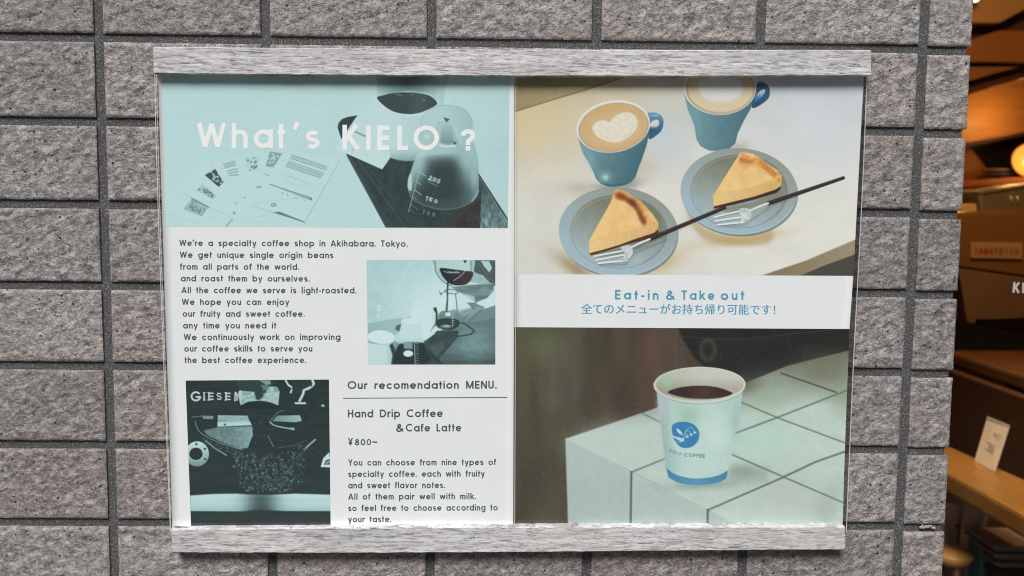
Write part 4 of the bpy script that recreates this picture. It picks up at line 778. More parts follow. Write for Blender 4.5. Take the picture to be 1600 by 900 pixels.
def ribbons(name, strokes, Y, mat, parent):
    """printed lettering: each stroke a flat ribbon of real size lying on the paper"""
    V, F, o, lev = [], [], 0, 0
    for st, w in strokes:
        p = np.asarray(st, float); p = p[np.r_[True, np.hypot(*(np.diff(p, axis=0).T)) > 1e-4]]; closed = np.hypot(*(p[0] - p[-1])) < 1e-6
        if closed: p = p[:-1]
        d = np.roll(p, -1, 0) - p; d /= np.hypot(d[:, 0], d[:, 1])[:, None] + 1e-12; nn = np.stack([-d[:, 1], d[:, 0]], -1)
        if closed: a, b = np.roll(nn, 1, 0), nn
        else: a, b = np.r_[nn[:1], nn[:-1]], np.r_[nn[:-1], nn[-2:-1]]
        m = a + b; m /= np.hypot(m[:, 0], m[:, 1])[:, None] + 1e-12; k = (w / 2) / np.clip((m * b).sum(1), .4, 1)
        y = Y - .00004 * (lev % 4) - np.linspace(0, .00003, len(p)); lev += 1
        for s_ in (1, -1): V.append(at_np(p[:, 0] + s_ * m[:, 0] * k, p[:, 1] + s_ * m[:, 1] * k, y))
        n = len(p); i = np.arange(n if closed else n - 1); j = (i + 1) % n; F.append(np.stack([i, j, j + n, i + n], -1) + o); o += 2 * n
    return put(name, raw_mesh(name, np.concatenate(V), np.concatenate(F)), mat, parent)
def lines(name, rows, Y, mat, parent, **k):
    st = []
    for r in rows:
        s, w = set_line(*r[:6], **k); st += [(q, w) for q in s]
    return ribbons(name, st, Y, mat, parent)
KP = 0.78 / 0.765        # print ink: paper white reflects 0.80
YR, YL = -.0036, -.0052
right = thing('photo_poster', 'laminated poster with photos of lattes, cheesecake and a paper coffee cup', 'poster', at(1075, 830, YR), 'laminated posters between the two wooden rails')
sheet('poster_paper', ([(802.5, 108), (801.5, 832)], [(1350.0, 108), (1343.8, 228), (1333.4, 428), (1327.4, 512), (1321.5, 660), (1316, 832)]), YR, M_paper, right)
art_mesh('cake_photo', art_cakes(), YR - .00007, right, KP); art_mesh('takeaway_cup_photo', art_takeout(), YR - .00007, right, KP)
left = thing('text_poster', 'laminated white and aqua poster full of English text, headed with a question', 'poster', at(530, 830, YL), 'laminated posters between the two wooden rails')
sheet('poster_paper', ([(247, 108), (249.4, 210), (254.7, 380), (260, 540), (264.3, 660), (269.5, 832)], [(803.5, 108), (803, 430), (801.8, 832)]), YL, M_paper, left)
hero = art_mesh('hero_photo', art_hero(), YL - .00007, left, KP); art_mesh('pouring_photo', art_pour(), YL - .00007, left, KP); art_mesh('roaster_photo', art_roaster(), YL - .00007, left, KP)
hd = [[], [], []]
for ch, x0, x1, yb, cap in (('W', 308, 354, 231.2, 39), ('h', 361, 388, 231.3, 39), ('a', 396, 427.5, 231.6, 40), ('t', 433.5, 449, 232, 40), ("'", 458, 470, 231.5, 40), ('s', 477.5, 500, 233, 40),
                            ('K', 535, 563, 234, 39), ('I', 571.5, 579.5, 234.2, 38.5), ('E', 589.5, 611.5, 234.5, 38.5), ('L', 621, 640.5, 234.7, 38.5), ('O', 646, 686, 235, 39.5), ('?', 719.5, 743, 235.2, 33)):
    s, _ = set_line(ch, x0, yb, x1, yb + .1, cap, .19, .74); hd[0 if x0 < 520 else 1 if x0 < 700 else 2] += [(q, 7.0) for q in s]
for w_ in hd: ribbons('headline', w_, YL - .00012, M_white_ink, hero)
B = 9.7
lines('introduction_text', [
    ("We're a specialty coffee shop in Akihabara. Tokyo.", 280, 384.2, 637, 385.4, B), ('We get unique single origin beans', 280.8, 402.8, 521, 403.4, B), ('from all parts of the world.', 281.2, 421.2, 467.5, 421.6, B),
    ('and roast them by ourselves.', 282.5, 439.6, 484, 440, B), ('All the coffee we serve is light-roasted.', 283.4, 458, 557, 458.4, B), ('We hope you can enjoy', 284, 476.4, 452, 476.6, B),
    ('our fruity and sweet coffee.', 285.2, 494.8, 476, 495, B), ('any time you need it', 286, 513.2, 432.5, 513.2, B), ('We continuously work on improving', 287, 531.4, 532, 531.2, B),
    ('our coffee skills to serve you', 287.8, 549.4, 488, 549.2, B), ('the best coffee experience.', 288.4, 567.4, 478.5, 567.2, B)], YL - .00006, M_ink, left, w=.175)
lines('menu_heading', [('Our recomendation MENU.', 543, 607.8, 776, 607.2, 12.2)], YL - .00006, M_ink, left, w=.175)
ribbons('rule', [(np.array([(536, 622.3), (792.6, 621)]), 1.3)], YL - .00006, M_ink, left)
lines('menu_items', [('Hand Drip Coffee', 543.6, 652.2, 692, 651.6, 12.2), ('&', 618.8, 674.4, 631, 674.3, 11.8), ('Cafe Latte', 634, 674.3, 721, 674, 12)], YL - .00006, M_ink, left, w=.175)
lines('price', [('\u00a5', 544, 695.8, 551.6, 695.7, 11.6), ('800', 554.2, 695.7, 580, 695.6, 9.6), ('~', 582, 694.6, 590.5, 694.5, 9)], YL - .00006, M_ink, left, w=.165)
lines('menu_text', [('You can choose from nine types of', 544, 727.5, 776, 726.6, B), ('specialty coffee. each with fruity', 544, 745.4, 757.5, 744.6, B), ('and sweet flavor notes.', 544, 763.1, 695.5, 762.6, B),
    ('All of them pair well with milk.', 544, 780.7, 743.8, 780, B), ('so feel free to choose according to', 544, 798.6, 777.6, 797.6, B), ('your taste.', 544, 816.2, 611.4, 815.8, B)], YL - .00006, M_ink, left, w=.175)
# right poster lettering
lines('eat_in_text', [('Eat-in', 960.8, 467.6, 1029, 468.2, 14.6), ('&', 1040.5, 468.2, 1055, 468.3, 14.2), ('Take', 1065, 468.3, 1116.5, 468.4, 14.6), ('out', 1126, 468.5, 1164.6, 468.6, 14.6)], YR - .00006, M_blue_ink, right, w=.175, gap=.30, xh=.70)
def font_line(name, txt, x0, y0, x1, y1, Y, mat, parent, bold=.0):
    """a line in the built-in typeface, turned into a mesh and fitted between two measured points"""
    fcu = bpy.data.curves.new('lettering', 'FONT'); fcu.body = txt; fcu.offset = bold; tmp = bpy.data.objects.new('lettering', fcu); COL.objects.link(tmp)
    bpy.context.view_layer.update(); dg = bpy.context.evaluated_depsgraph_get(); me = bpy.data.meshes.new_from_object(tmp.evaluated_get(dg)); bpy.data.objects.remove(tmp)
    n = len(me.vertices); c = np.zeros(n * 3, np.float32); me.vertices.foreach_get('co', c); c = c.reshape(-1, 3)
    mn, mx = c.min(0), c.max(0); q = (c[:, :2] - mn[:2]) / (mx[:2] - mn[:2]); dx, dy = x1 - x0, y1 - y0
    hgt = (mx[1] - mn[1]) / (mx[0] - mn[0]) * dx
    P = at_np(x0 + q[:, 0] * dx, y0 + q[:, 0] * dy - q[:, 1] * hgt, Y); me.vertices.foreach_set('co', P.astype(np.float32).ravel()); me.update(); me.materials.clear()
    m2 = me.copy(); m2.transform(Matrix.Translation((.00042, -.00004, .0001))); bm = bmesh.new(); bm.from_mesh(me); bm.from_mesh(m2); bm.to_mesh(me); bm.free(); bpy.data.meshes.remove(m2); return put(name, me, mat, parent)     # printed a little bold
font_line('japanese_text', '\u5168\u3066\u306e\u30e1\u30cb\u30e5\u30fc\u304c\u304a\u6301\u3061\u5e30\u308a\u53ef\u80fd\u3067\u3059\uff01', 908, 490.6, 1211, 492, YR - .00006, M_blue_ink, right)
# clear laminate with its cut edges
sheet('clear_film', ([(1350.2, 108), (1344, 228), (1333.6, 428), (1327.6, 512), (1321.7, 660), (1316.2, 832)], [(1355.5, 108), (1349.5, 260), (1341, 430), (1334, 560), (1328, 700), (1322.5, 832)]), YR - .0007, M_film, right)
sheet('clear_film', ([(241.5, 108), (243, 200), (248.5, 380), (254.5, 540), (260, 680), (266, 832)], [(246.8, 108), (249.2, 210), (254.5, 380), (259.8, 540), (264.1, 660), (269.3, 832)]), YL - .0003, M_film, left)
re_ = lambda pts, w: (np.array(pts, float), w)
ribbons('film_edge', [re_([(1355.2, 108), (1349.3, 260), (1340.8, 430), (1333.8, 560), (1327.8, 700), (1322.3, 832)], 1.3)], YR - .0009, M_edge, right)
for e_ in (re_([(241.7, 108), (243.3, 200), (248.8, 380), (254.8, 540), (260.3, 680), (266.3, 832)], 1.2), re_([(244.4, 108), (246.2, 200), (251.2, 380), (256.9, 540), (262, 680), (267.4, 832)], .8), re_([(806.2, 108), (805.6, 430), (804.2, 832)], 1.2)): ribbons('film_edge', [e_], YL - .0011, M_edge, left)

# ---------------------------------------------------------------- the two rails
def rail(name, label, top, bot, seed):
    """long whitewashed strip; top/bot are measured corner points on its front face"""
    YF = -.0165; n = 260; t = np.linspace(0, 1, n)
    li = lambda p: np.stack([np.interp(t, np.linspace(0, 1, len(p)), [q[i] for q in p]) for i in (0, 1)], -1)
    A = li(top); Bq = li(bot); A[:, 1] += (fbm(t * 60 + seed, t * 0 + 3, 3) - .5) * .5; Bq[:, 1] += (fbm(t * 90 + seed, t * 0 + 9, 3) - .5) * 1.3
    rows = []; rings = [(-.0008, 0, .02), (YF + .0009, 0, .0), (YF, 1, .03)] 
    P = [at_np(A[:, 0], A[:, 1], YF)]; Q_ = [at_np(Bq[:, 0], Bq[:, 1], YF)]
    T0, B0 = P[0], Q_[0]; mid = []
    for k, (yy, f) in enumerate(((-.0010, 0.0), (YF + .0022, 0.0), (YF, .035))): r = T0 * (1 - f) + B0 * f; r = r.copy(); r[:, 1] = yy; rows.append(r)
    for f in np.linspace(.12, .9, 9):
        r = T0 * (1 - f) + B0 * f; r = r.copy(); r[:, 1] = YF - (fbm(t * 40 + seed, t * 0 + f * 14, 3) - .5) * .0008; rows.append(r)
    for yy, f in ((YF, .98), (YF + .0006, 1.0), (-.0010, 1.0)): r = T0 * (1 - f) + B0 * f; r = r.copy(); r[:, 1] = yy; rows.append(r)
    G = np.stack(rows); H = len(rows); f = grid_faces(H, n); i = np.arange(H * n).reshape(H, n)
    me = bpy.data.meshes.new(name); fl = [tuple(map(int, q)) for q in f] + [tuple(map(int, i[::-1, 0])), tuple(map(int, i[:, -1]))] + [tuple(map(int, (i[0, k], i[0, k + 1], i[-1, k + 1], i[-1, k]))) for k in range(n - 1)]
    me.from_pydata([tuple(map(float, v)) for v in G.reshape(-1, 3)], [], fl); me.update()
    o = put(name, me, M_rail); return tag(o, label, 'rail', 'whitewashed wooden rails of the sign')
rail('wooden_rail', 'whitewashed grey wooden rail along the top edge of both posters', [(239.5, 72.5), (520, 75), (800, 77), (1100, 77.5), (1360.5, 77.5)], [(240.3, 114.8), (520, 117), (800, 118.4), (1100, 119), (1361, 117.4)], 3)
rail('wooden_rail', 'whitewashed grey wooden rail along the bottom edge of both posters', [(268, 826.5), (540, 824.5), (800, 823.5), (1060, 823), (1320, 822.8)], [(269, 863.5), (540, 864), (800, 863), (1060, 860.5), (1320.4, 858.6)], 11)

# ---------------------------------------------------------------- street side
bm = bmesh.new(); v = [bm.verts.new(p) for p in ((-60, -60, -1.645), (60, -60, -1.645), (60, .1, -1.645), (-60, .1, -1.645))]; bm.faces.new(v)
struct(from_bm('pavement', bm, plain('grey_paving', (.15, .15, .148), .8, .3, .2, 3)))

# bay-line strips added out of view to reflect pale streaks in the glossy posters
M_strip = plain('reflection_strip_white', (.72, .72, .70), .7, .3, .12, 5)
for (xa, ya), (xb, yb), wd in (((2.0, -2.6), (2.95, -8.0), .42), ((2.75, -2.6), (3.9, -8.0), .2), ((.75, -5.2), (1.0, -8.0), .3)):
    bm = bmesh.new(); bm.faces.new([bm.verts.new(q) for q in ((xa, ya, -1.641), (xa + wd, ya, -1.641), (xb + wd * 1.6, yb, -1.641), (xb, yb, -1.641))][::-1]); bm.normal_update(); struct(from_bm('reflection_strip', bm, M_strip))
# unseen buildings added across the street: they shade the wall from the low sky and show faintly in the glossy posters
M_render = plain('pale_rendered_wall', (.42, .41, .39), .85, .2, .1, 2); M_pane2 = plain('dark_window_pane', (.03, .035, .04), .15, .5, .1); M_alu = plain('aluminium_frame', (.55, .55, .55), .4, .5, .05)
def street_house(x0, x1, y, h, lab):
    t = thing('street_building', lab, 'building', ((x0 + x1) / 2, y, ZS)); bm = bmesh.new(); box(bm, x0, x1, y - 6, y, ZS, ZS + h); from_bm('wall', bm, M_render, t)
    nx = int((x1 - x0) / 2.2)
    for i in range(nx):
        for k in range(int(h / 3)):
            xa = x0 + .6 + i * 2.2; za = ZS + 1 + k * 3; bm = bmesh.new(); box(bm, xa, xa + 1.3, y - .02, y + .03, za, za + 1.5, .01, 1); f = from_bm('window', bm, M_alu, t)
            bm = bmesh.new(); box(bm, xa + .08, xa + 1.22, y + .031, y + .04, za + .08, za + 1.42); from_bm('pane', bm, M_pane2, f)
ZS = -1.64
street_house(-13, -.9, -8.5, 6.2, 'unseen pale rendered building added across the street to shade the wall, left of the gap'); street_house(.7, 13, -9.0, 6.6, 'unseen pale rendered building added across the street to shade the wall, right of the gap')

# ---------------------------------------------------------------- the shop beyond the wall's corner
M_wood = plain('warm_brown_timber', (.20, .085, .028), .45, .4, .25, 6, stretch=(1.5, 1.5, 14)); M_dark = plain('dark_stained_timber', (.085, .036, .012), .5, .4, .3, 8, stretch=(2, 2, 12))
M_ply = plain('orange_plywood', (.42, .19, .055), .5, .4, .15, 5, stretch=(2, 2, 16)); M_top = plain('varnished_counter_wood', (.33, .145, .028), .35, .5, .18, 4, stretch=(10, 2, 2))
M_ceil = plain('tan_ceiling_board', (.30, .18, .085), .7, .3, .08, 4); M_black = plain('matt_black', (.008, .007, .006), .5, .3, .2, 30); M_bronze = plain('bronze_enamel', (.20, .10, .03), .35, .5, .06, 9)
ZF = -1.64
def room(name, pts, mat, depth): 
    bm = bmesh.new(); prism(bm, pts, depth); return struct(from_bm(name, bm, mat))
XL = X_END + .002
room('floor', [(XL, .4, ZF), (5.2, .4, ZF), (5.2, 4.6, ZF), (XL, 4.6, ZF)], M_dark, (0, 0, -.1))
room('ceiling', [(XL, .35, 1.25), (5.2, .35, 1.25), (5.2, 4.6, 1.25), (XL, 4.6, 1.25)], M_ceil, (0, 0, .1))
room('back_wall', [(.6, 4.4, ZF), (5.2, 4.4, ZF), (5.2, 4.4, 1.25), (.6, 4.4, 1.25)], M_wood, (0, .1, 0))
room('side_wall', [(5.0, .3, ZF), (5.0, 4.4, ZF), (5.0, 4.4, 1.25), (5.0, .3, 1.25)], M_wood, (.1, 0, 0))
room('party_wall', [(.62, .342, ZF), (.62, 4.4, ZF), (.62, 4.4, 1.25), (.62, .342, 1.25)], M_wood, (.1, 0, 0))
room('lintel', [(XL, .1, .62), (5.2, .1, .62), (5.2, .1, 1.5), (XL, .1, 1.5)], M_dark, (0, .24, 0))
room('front_wall', [(2.25, .1, ZF), (5.2, .1, ZF), (5.2, .1, .62), (2.25, .1, .62)], M_dark, (0, .22, 0))  # unseen wall added to narrow the opening and cut daylight inside
def slab_bm(bm, uv, Y, th, bev=.002):
    prism(bm, [at(u, v, Y) for u, v in uv], (0, th, 0), bev)
def slab(name, uv, Y, th, mat, parent=None, bev=.002):
    bm = bmesh.new(); slab_bm(bm, uv, Y, th, bev); return from_bm(name, bm, mat, parent)
def topslab(bm, uv, z, th, bev=.003): prism(bm, [at_z(u, v, z) for u, v in uv], (0, 0, -th), bev)
M_pane = mat_film(); M_pane.name = 'window_glass'
for nd in M_pane.node_tree.nodes:
    if nd.type == 'FRESNEL': nd.inputs[0].default_value = 1.15
# ceiling bulkheads and the dark beams between them
o = slab('ceiling_panel', [(1430, -120), (1700, -120), (1700, -20), (1600, 15), (1562, 35.5), (1430, 36)], 2.0, .05, M_ceil); tag(o, 'tan boarded ceiling panel above the dark beam at the top of the shop', 'panel')
o = slab('ceiling_beam', [(1430, 20), (1562, 20), (1600, 0), (1700, -30), (1700, 75), (1430, 75)], 2.12, .06, M_dark); tag(o, 'dark stained beam between the tan ceiling panel and the brown bulkhead', 'beam')
o = slab('bulkhead_panel', [(1430, 96), (1430, 92), (1519, 62), (1560, 47.5), (1700, 48), (1700, 96)], 2.06, .05, plain('brown_bulkhead_board', (.26, .11, .035), .6, .3, .08, 4)); tag(o, 'brown bulkhead board above the lit cupboard niche', 'panel')
o = slab('cornice_board', [(1430, 104), (1592, 104.5), (1545, 117), (1500, 131), (1430, 150)], 2.10, .03, plain('narrow_brown_board', (.26, .12, .04), .6, .3, .08, 4)); tag(o, 'narrow wedge of brown board just over the lit cupboard niche', 'board')
o = slab('ceiling_beam', [(1430, 90), (1700, 90), (1700, 121), (1600, 121), (1520, 146), (1430, 172)], 2.16, .06, M_dark); tag(o, 'lower dark beam that also fills in the shade directly above the orange lit niche', 'beam')  # its dark timber also stands in for the shade over the niche
# wall cupboard with the lit plywood niche
cb = thing('wall_cupboard', 'open plywood wall cupboard glowing orange above the plates', 'cupboard', at(1560, 292, 2.5))
slab('back_panel', [(1430, 110), (1760, 110), (1760, 300), (1430, 300)], 2.62, .03, M_ply, cb)
slab('niche_floor', [(1430, 238), (1516, 223), (1600, 206.5), (1760, 172), (1760, 300), (1700, 236), (1640, 226), (1560, 236), (1540, 262), (1516, 231), (1430, 250)], 2.5, .1, M_black, cb) if False else None
bm = bmesh.new(); prism(bm, [at(1430, 240, 2.46), at(1516, 223, 2.46), at(1600, 206, 2.46), at(1760, 174, 2.46), at(1760, 180, 2.46), at(1600, 212, 2.46), at(1516, 229, 2.46), at(1430, 246, 2.46)], (0, .15, 0), .001); from_bm('middle_shelf', bm, M_dark, cb)
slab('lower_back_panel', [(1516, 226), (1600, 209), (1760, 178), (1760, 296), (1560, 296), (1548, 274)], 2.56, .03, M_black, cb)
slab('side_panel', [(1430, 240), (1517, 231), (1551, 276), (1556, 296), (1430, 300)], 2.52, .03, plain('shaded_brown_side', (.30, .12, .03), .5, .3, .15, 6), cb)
slab('bottom_shelf', [(1430, 287), (1505, 283.5), (1600, 276.5), (1760, 266), (1760, 274), (1600, 285), (1505, 293), (1430, 297)], 2.30, .24, plain('red_brown_shelf', (.42, .14, .035), .4, .4, .15, 6), cb)
# plates on the shelf
def dish(name, u0, u1, vb, hh, Y, col, label, cat, grp):
    c = at((u0 + u1) / 2, vb, Y); r = (at(u1, vb, Y) - at(u0, vb, Y)).length / 2
    bm = bmesh.new(); lathe(bm, [(r * .55, 0), (r * .6, 0), (r * .9, hh * .6), (r, hh), (r * .97, hh), (r * .86, hh * .65), (r * .5, hh * .22), (.0001, hh * .2)], c); return tag(from_bm(name, bm, plain(name + '_glaze', col, .3, .5, .1), None, True), label, cat, grp)
dish('plate', 1537, 1583, 277.6, .016, 2.42, (.05, .045, .07), 'dark blue grey plate lying on the reddish shelf under the pale one', 'plate', 'plates stacked on the shelf')
dish('plate', 1532, 1578, 269.5, .012, 2.42, (.26, .17, .16), 'pale brown plate on top of the stack on the reddish shelf', 'plate', 'plates stacked on the shelf')
# woven lamp, lit
lamp = thing('woven_lamp', 'round ribbed lamp shade glowing yellow beside the plates', 'lamp', at(1607, 279, 2.36))
c = at(1606, 254, 2.36); rr = .052; tl = Matrix.Rotation(R(78), 3, 'X') @ Matrix.Rotation(R(-14), 3, 'Y')
def glow_mat(name, col, e):
    t = NT(name); t.set(col, .6, .2); t.b.inputs['Emission Color'].default_value = (*col, 1); t.b.inputs['Emission Strength'].default_value = e; return t.m
M_sh = glow_mat('lit_woven_shade', (1.0, .55, .16), .16); M_bulb = glow_mat('warm_bulb', (1.0, .78, .42), .9)
bm = bmesh.new(); lathe(bm, [(.02, .0), (.0375, .007), (.0525, .022), (.061, .042), (.065, .062), (.061, .062), (.055, .045), (.0425, .025), (.0175, .01)], c - tl @ Vector((0, 0, .026)), 48, tilt=tl); from_bm('lamp_shade', bm, M_sh, lamp, True)
bm = bmesh.new()
for k in range(5):
    rad = (.033, .0455, .056, .0628, .0665)[k]; h = (.005, .015, .030, .045, .060)[k]; pts = [c - tl @ Vector((0, 0, .026)) + tl @ Vector((rad * math.cos(a), rad * math.sin(a), h)) for a in np.linspace(0, 2 * math.pi, 33)]; tube(bm, pts, .0020, 6)
from_bm('rib', bm, glow_mat('shade_rib', (.35, .14, .03), .02), lamp, True)
bm = bmesh.new(); bmesh.ops.create_uvsphere(bm, u_segments=24, v_segments=16, radius=.017, matrix=Matrix.Translation(c - Vector((0, .0, 0)))); from_bm('bulb', bm, M_bulb, lamp, True)
pl = bpy.data.lights.new('woven_lamp_light', 'POINT'); po = bpy.data.objects.new('woven_lamp_light', pl); pl.energy = .9; pl.color = (1, .6, .25); pl.shadow_soft_size = .03; po.location = c + Vector((-.06, -.13, .01)); COL.objects.link(po)
# ceiling lamp that lights the shop
nl = bpy.data.lights.new('niche_light', 'POINT'); no = bpy.data.objects.new('niche_light', nl); nl.energy = 1.7; nl.color = (1, .55, .18); nl.shadow_soft_size = .02; no.location = at(1572, 184, 2.47); COL.objects.link(no)
cl = thing('ceiling_lamp', 'small bright ceiling lamp at the very top beside the wall corner', 'lamp', at(1524, -4, 1.9))
c = at(1524, -3, 1.9); bm = bmesh.new(); bmesh.ops.create_uvsphere(bm, u_segments=20, v_segments=12, radius=.012, matrix=Matrix.Translation(c)); from_bm('bulb', bm, glow_mat('bright_bulb', (1, .86, .5), 6), cl, True)
bm = bmesh.new(); lathe(bm, [(.006, .07), (.010, .05), (.022, .012), (.026, 0), (.024, 0), (.009, .048), (.004, .07)], c + Vector((0, 0, .004)), 24); from_bm('lamp_shade', bm, M_bronze, cl, True)
for nm, loc, e, sz in (('ceiling_lamp_light', (1.75, 1.0, .62), 34, .06), ('counter_lamp_light', (2.0, 2.25, .30), 3, .05)):
    d = bpy.data.lights.new(nm, 'POINT'); d.energy = e; d.color = (1, .55, .18); d.shadow_soft_size = sz; q = bpy.data.objects.new(nm, d); q.location = loc; COL.objects.link(q)
# espresso machine on the raised bar
mc = thing('espresso_machine', 'bronze coffee machine with a cream name plate standing on the raised bar', 'coffee machine', at(1570, 545, 1.5))
YM = 1.50
bm = bmesh.new(); slab_bm(bm, [(1440, 335), (1505, 334), (1600, 331), (1760, 326), (1760, 450), (1600, 430.5), (1498, 416), (1440, 408)], YM, .40, .004); from_bm('body', bm, M_bronze, mc)
bm = bmesh.new(); slab_bm(bm, [(1496, 419), (1600, 434), (1760, 456), (1760, 492), (1600, 497), (1560, 499), (1526, 499), (1524, 507), (1511, 504), (1503, 450)], YM - .006, .2, .003); from_bm('front_panel', bm, plain('lighter_bronze_enamel', (.20, .12, .065), .4, .5, .08, 9), mc)
bm = bmesh.new(); slab_bm(bm, [(1440, 416), (1495, 418), (1502, 450), (1510, 505), (1440, 512)], YM + .03, .2, .003); from_bm('side_frame', bm, M_dark, mc)
bm = bmesh.new(); slab_bm(bm, [(1530, 500), (1600, 490), (1760, 476), (1760, 560), (1600, 524), (1526, 509)], YM + .02, .2, .003); from_bm('group_recess', bm, plain('dark_red_brown_metal', (.05, .022, .009), .4, .5, .1), mc)
bm = bmesh.new(); slab_bm(bm, [(1440, 500), (1494, 501), (1526, 509), (1600, 524), (1760, 560), (1760, 700), (1600, 592), (1545, 570), (1493, 552), (1440, 536)], YM - .03, .3, .004); from_bm('drip_tray', bm, M_black, mc)
np_ = slab('name_plate', [(1517, 378.5), (1597.5, 379), (1597.5, 404.5), (1517, 403)], YM - .006, .005, plain('cream_plate', (.42, .27, .12), .5, .4, .06), mc, .0008)
M_red = plain('red_lettering', (.34, .055, .02), .5, .3, .1)
def stroke_rows(name, rows, Y, mat, parent, **k): return lines(name, rows, Y, mat, parent, **k)
mk = []
for k, ch in enumerate('IAMATEIIU'): s_, w_ = set_line(ch, 1521.5 + k * 8.0, 397 + k * .12, 1527.8 + k * 8.0, 397 + k * .12, 10.5, .22); mk += [(q, 2.3) for q in s_]
ribbons('plate_lettering', mk, YM - .0068, M_red, np_)
win = thing('shop_window', 'clear shop window pane with white lettering, right of the tiled wall corner', 'window', (X_END + .004, .25, -1.2))
bm = bmesh.new(); box(bm, X_END + .004, 2.24, .25, .256, -1.6, .61, 0); from_bm('pane', bm, M_pane, win)
lines('white_lettering', [('K', 1582, 457, 1593.5, 458, 16.5), ('I', 1597, 458, 1600, 458.1, 16.5), ('ELO', 1606, 458.6, 1650, 462, 16.5)], .2485, plain('white_lettering_paint', (.42, .42, .42), .5, .3, .04), win, w=.22)
bm = bmesh.new()
tube(bm, [at(1440, 333, YM + .015), at(1532, 331.5, YM + .015), at(1600, 329, YM + .015), at(1760, 324, YM + .015)], .004); from_bm('cup_rail', bm, plain('brass_rail', (.5, .33, .15), .3, .5, .1, 20, .8), mc, True)
# steel canister on the machine
cn = thing('steel_canister', 'grey steel canister lying on top of the coffee machine below the shelf', 'canister', at(1570, 332, YM + .12))
M_steel = plain('brushed_steel', (.42, .40, .30), .32, .5, .12, 30, .75, (1, 1, 12)); Yc = YM + .14
bm = bmesh.new(); slab_bm(bm, [(1529, 303), (1535, 297), (1562, 296), (1600, 291), (1680, 283), (1690, 300), (1690, 328), (1600, 331), (1532, 333)], Yc, .16, .010); from_bm('body', bm, M_steel, cn, False)
bm = bmesh.new(); slab_bm(bm, [(1531, 299), (1540, 294.5), (1562, 294), (1598, 288.5), (1680, 280), (1680, 284), (1598, 292.5), (1562, 298.5), (1532, 303)], Yc - .006, .17, .003); from_bm('lid', bm, plain('pale_steel_rim', (.45, .36, .25), .35, .5, .1, 30, .6), cn)
bm = bmesh.new()
for u in (1579, 1589.5): tube(bm, [at(u, 306, Yc - .006), at(u + 1.5, 312, Yc - .008), at(u + 2, 318, Yc - .006)], [.002, .0034, .002], 8)
from_bm('catch', bm, plain('shiny_catch', (.8, .7, .5), .25, .5, .05, 20, .7), cn, True)
ts = slab('lit_top_block', [(1495, 333), (1499, 322), (1505, 319), (1526, 318), (1527, 333)], YM + .08, .1, plain('lit_top_tan', (.62, .42, .19), .4, .5, .1), None, .004); tag(ts, 'small tan block standing in for the lit machine top beside the steel canister', 'block')  # pale block stands in for the lit left part of the machine's top
# the raised bar and the counter in front of it
bar = thing('bar_cabinet', 'dark brown bar cabinet carrying the coffee machine, with a rounded timber edge', 'cabinet', at_z(1560, 640, -.62))
zb = -.60
bm = bmesh.new(); topslab(bm, [(1440, 536), (1492, 553), (1600, 588), (1760, 640), (1760, 520), (1600, 512), (1440, 500)], zb, .036, .008); from_bm('bar_top', bm, plain('dark_varnished_edge', (.15, .065, .02), .35, .5, .2, 5, stretch=(10, 2, 2)), bar)
def drop(uv, z, zlow, back=.018):
    """a vertical board under a measured top edge at height z"""
    (a, b) = [at_z(u, v, z) for u, v in uv]; d = (b - a); n = Vector((-d.y, d.x, 0)).normalized() * back
    if n.y < 0: n = -n
    return [a + n, b + n, Vector((b.x, b.y, zlow)) + n, Vector((a.x, a.y, zlow)) + n], n
pts, nn = drop([(1400, 523.5), (1800, 653)], zb, ZF + .02); 
for p in pts[:2]: p.z = zb - .037
bm = bmesh.new(); prism(bm, pts, nn.normalized() * .03, .001); from_bm('front_board', bm, M_dark, bar)
ct = thing('service_counter', 'varnished wooden counter sloping past the wall corner with a small card on it', 'counter', at_z(1550, 745, -.78))
zc = -.78
bm = bmesh.new(); topslab(bm, [(1400, 657), (1484, 697), (1600, 748), (1800, 836), (1800, 925), (1600, 806), (1540, 772), (1483, 741), (1400, 696)], zc, .045, .008); from_bm('counter_top', bm, M_top, ct)
for u, v in ((1452, 700), (1690, 820)):
    p = at_z(u, v, zc - .05); bm = bmesh.new(); box(bm, p.x - .02, p.x + .02, p.y + .05, p.y + .09, ZF + .001, zc - .046, .003, 1); from_bm('leg', bm, M_dark, ct)
# price card
zt = zc + .001
card = thing('price_card', 'small upright cream card with printed notes leaning back on the wooden counter', 'card', at_z(1540, 727, zc))
b0 = at_z(1523, 720.5, zt); b1 = at_z(1555.5, 737, zt); dist = (b0 + b1) / 2
def on_card(u, v, dy=0): return at(u, v, (b0.y if u < 1 else b0.y) + dy)
Yk = (b0.y + b1.y) / 2
M_card = plain('cream_card', (.80, .62, .40), .6, .3, .03, 20)
bm = bmesh.new(); prism(bm, [b0, b1, at(1578.5, 664.5, b1.y + .015), at(1543.5, 651, b0.y + .015)], (0, .002, 0), .0004); from_bm('card_face', bm, M_card, card)
bm = bmesh.new(); prism(bm, [at(1543, 651, b0.y + .014), at(1578.5, 664.5, b1.y + .014), at(1577.5, 668, b1.y + .0135), at(1542, 654.6, b0.y + .0135)], (0, .003, 0), .0004); from_bm('card_fold', bm, plain('card_fold_edge', (.5, .42, .28), .5, .3, .05), card)
def cardY(u, v): 
    t = (u - 1523) / 40; return b0.y + (b1.y - b0.y) * min(1, max(0, (u - 1523 - (725 - v) * .3) / 33)) + .015 * (727 - v) / 70 - .0012
bm = bmesh.new()
for pts_, r_ in (([(1545, 668), (1543, 671), (1544, 675), (1547, 674), (1547, 670), (1545, 668)], .0011), ([(1553, 677), (1566, 682)], .0008), ([(1540, 690), (1556, 697)], .0006), ([(1536, 699), (1553, 706)], .0006), ([(1545, 697), (1554, 701)], .0006)): tube(bm, [at(u, v, cardY(u, v)) for u, v in pts_], r_, 6)
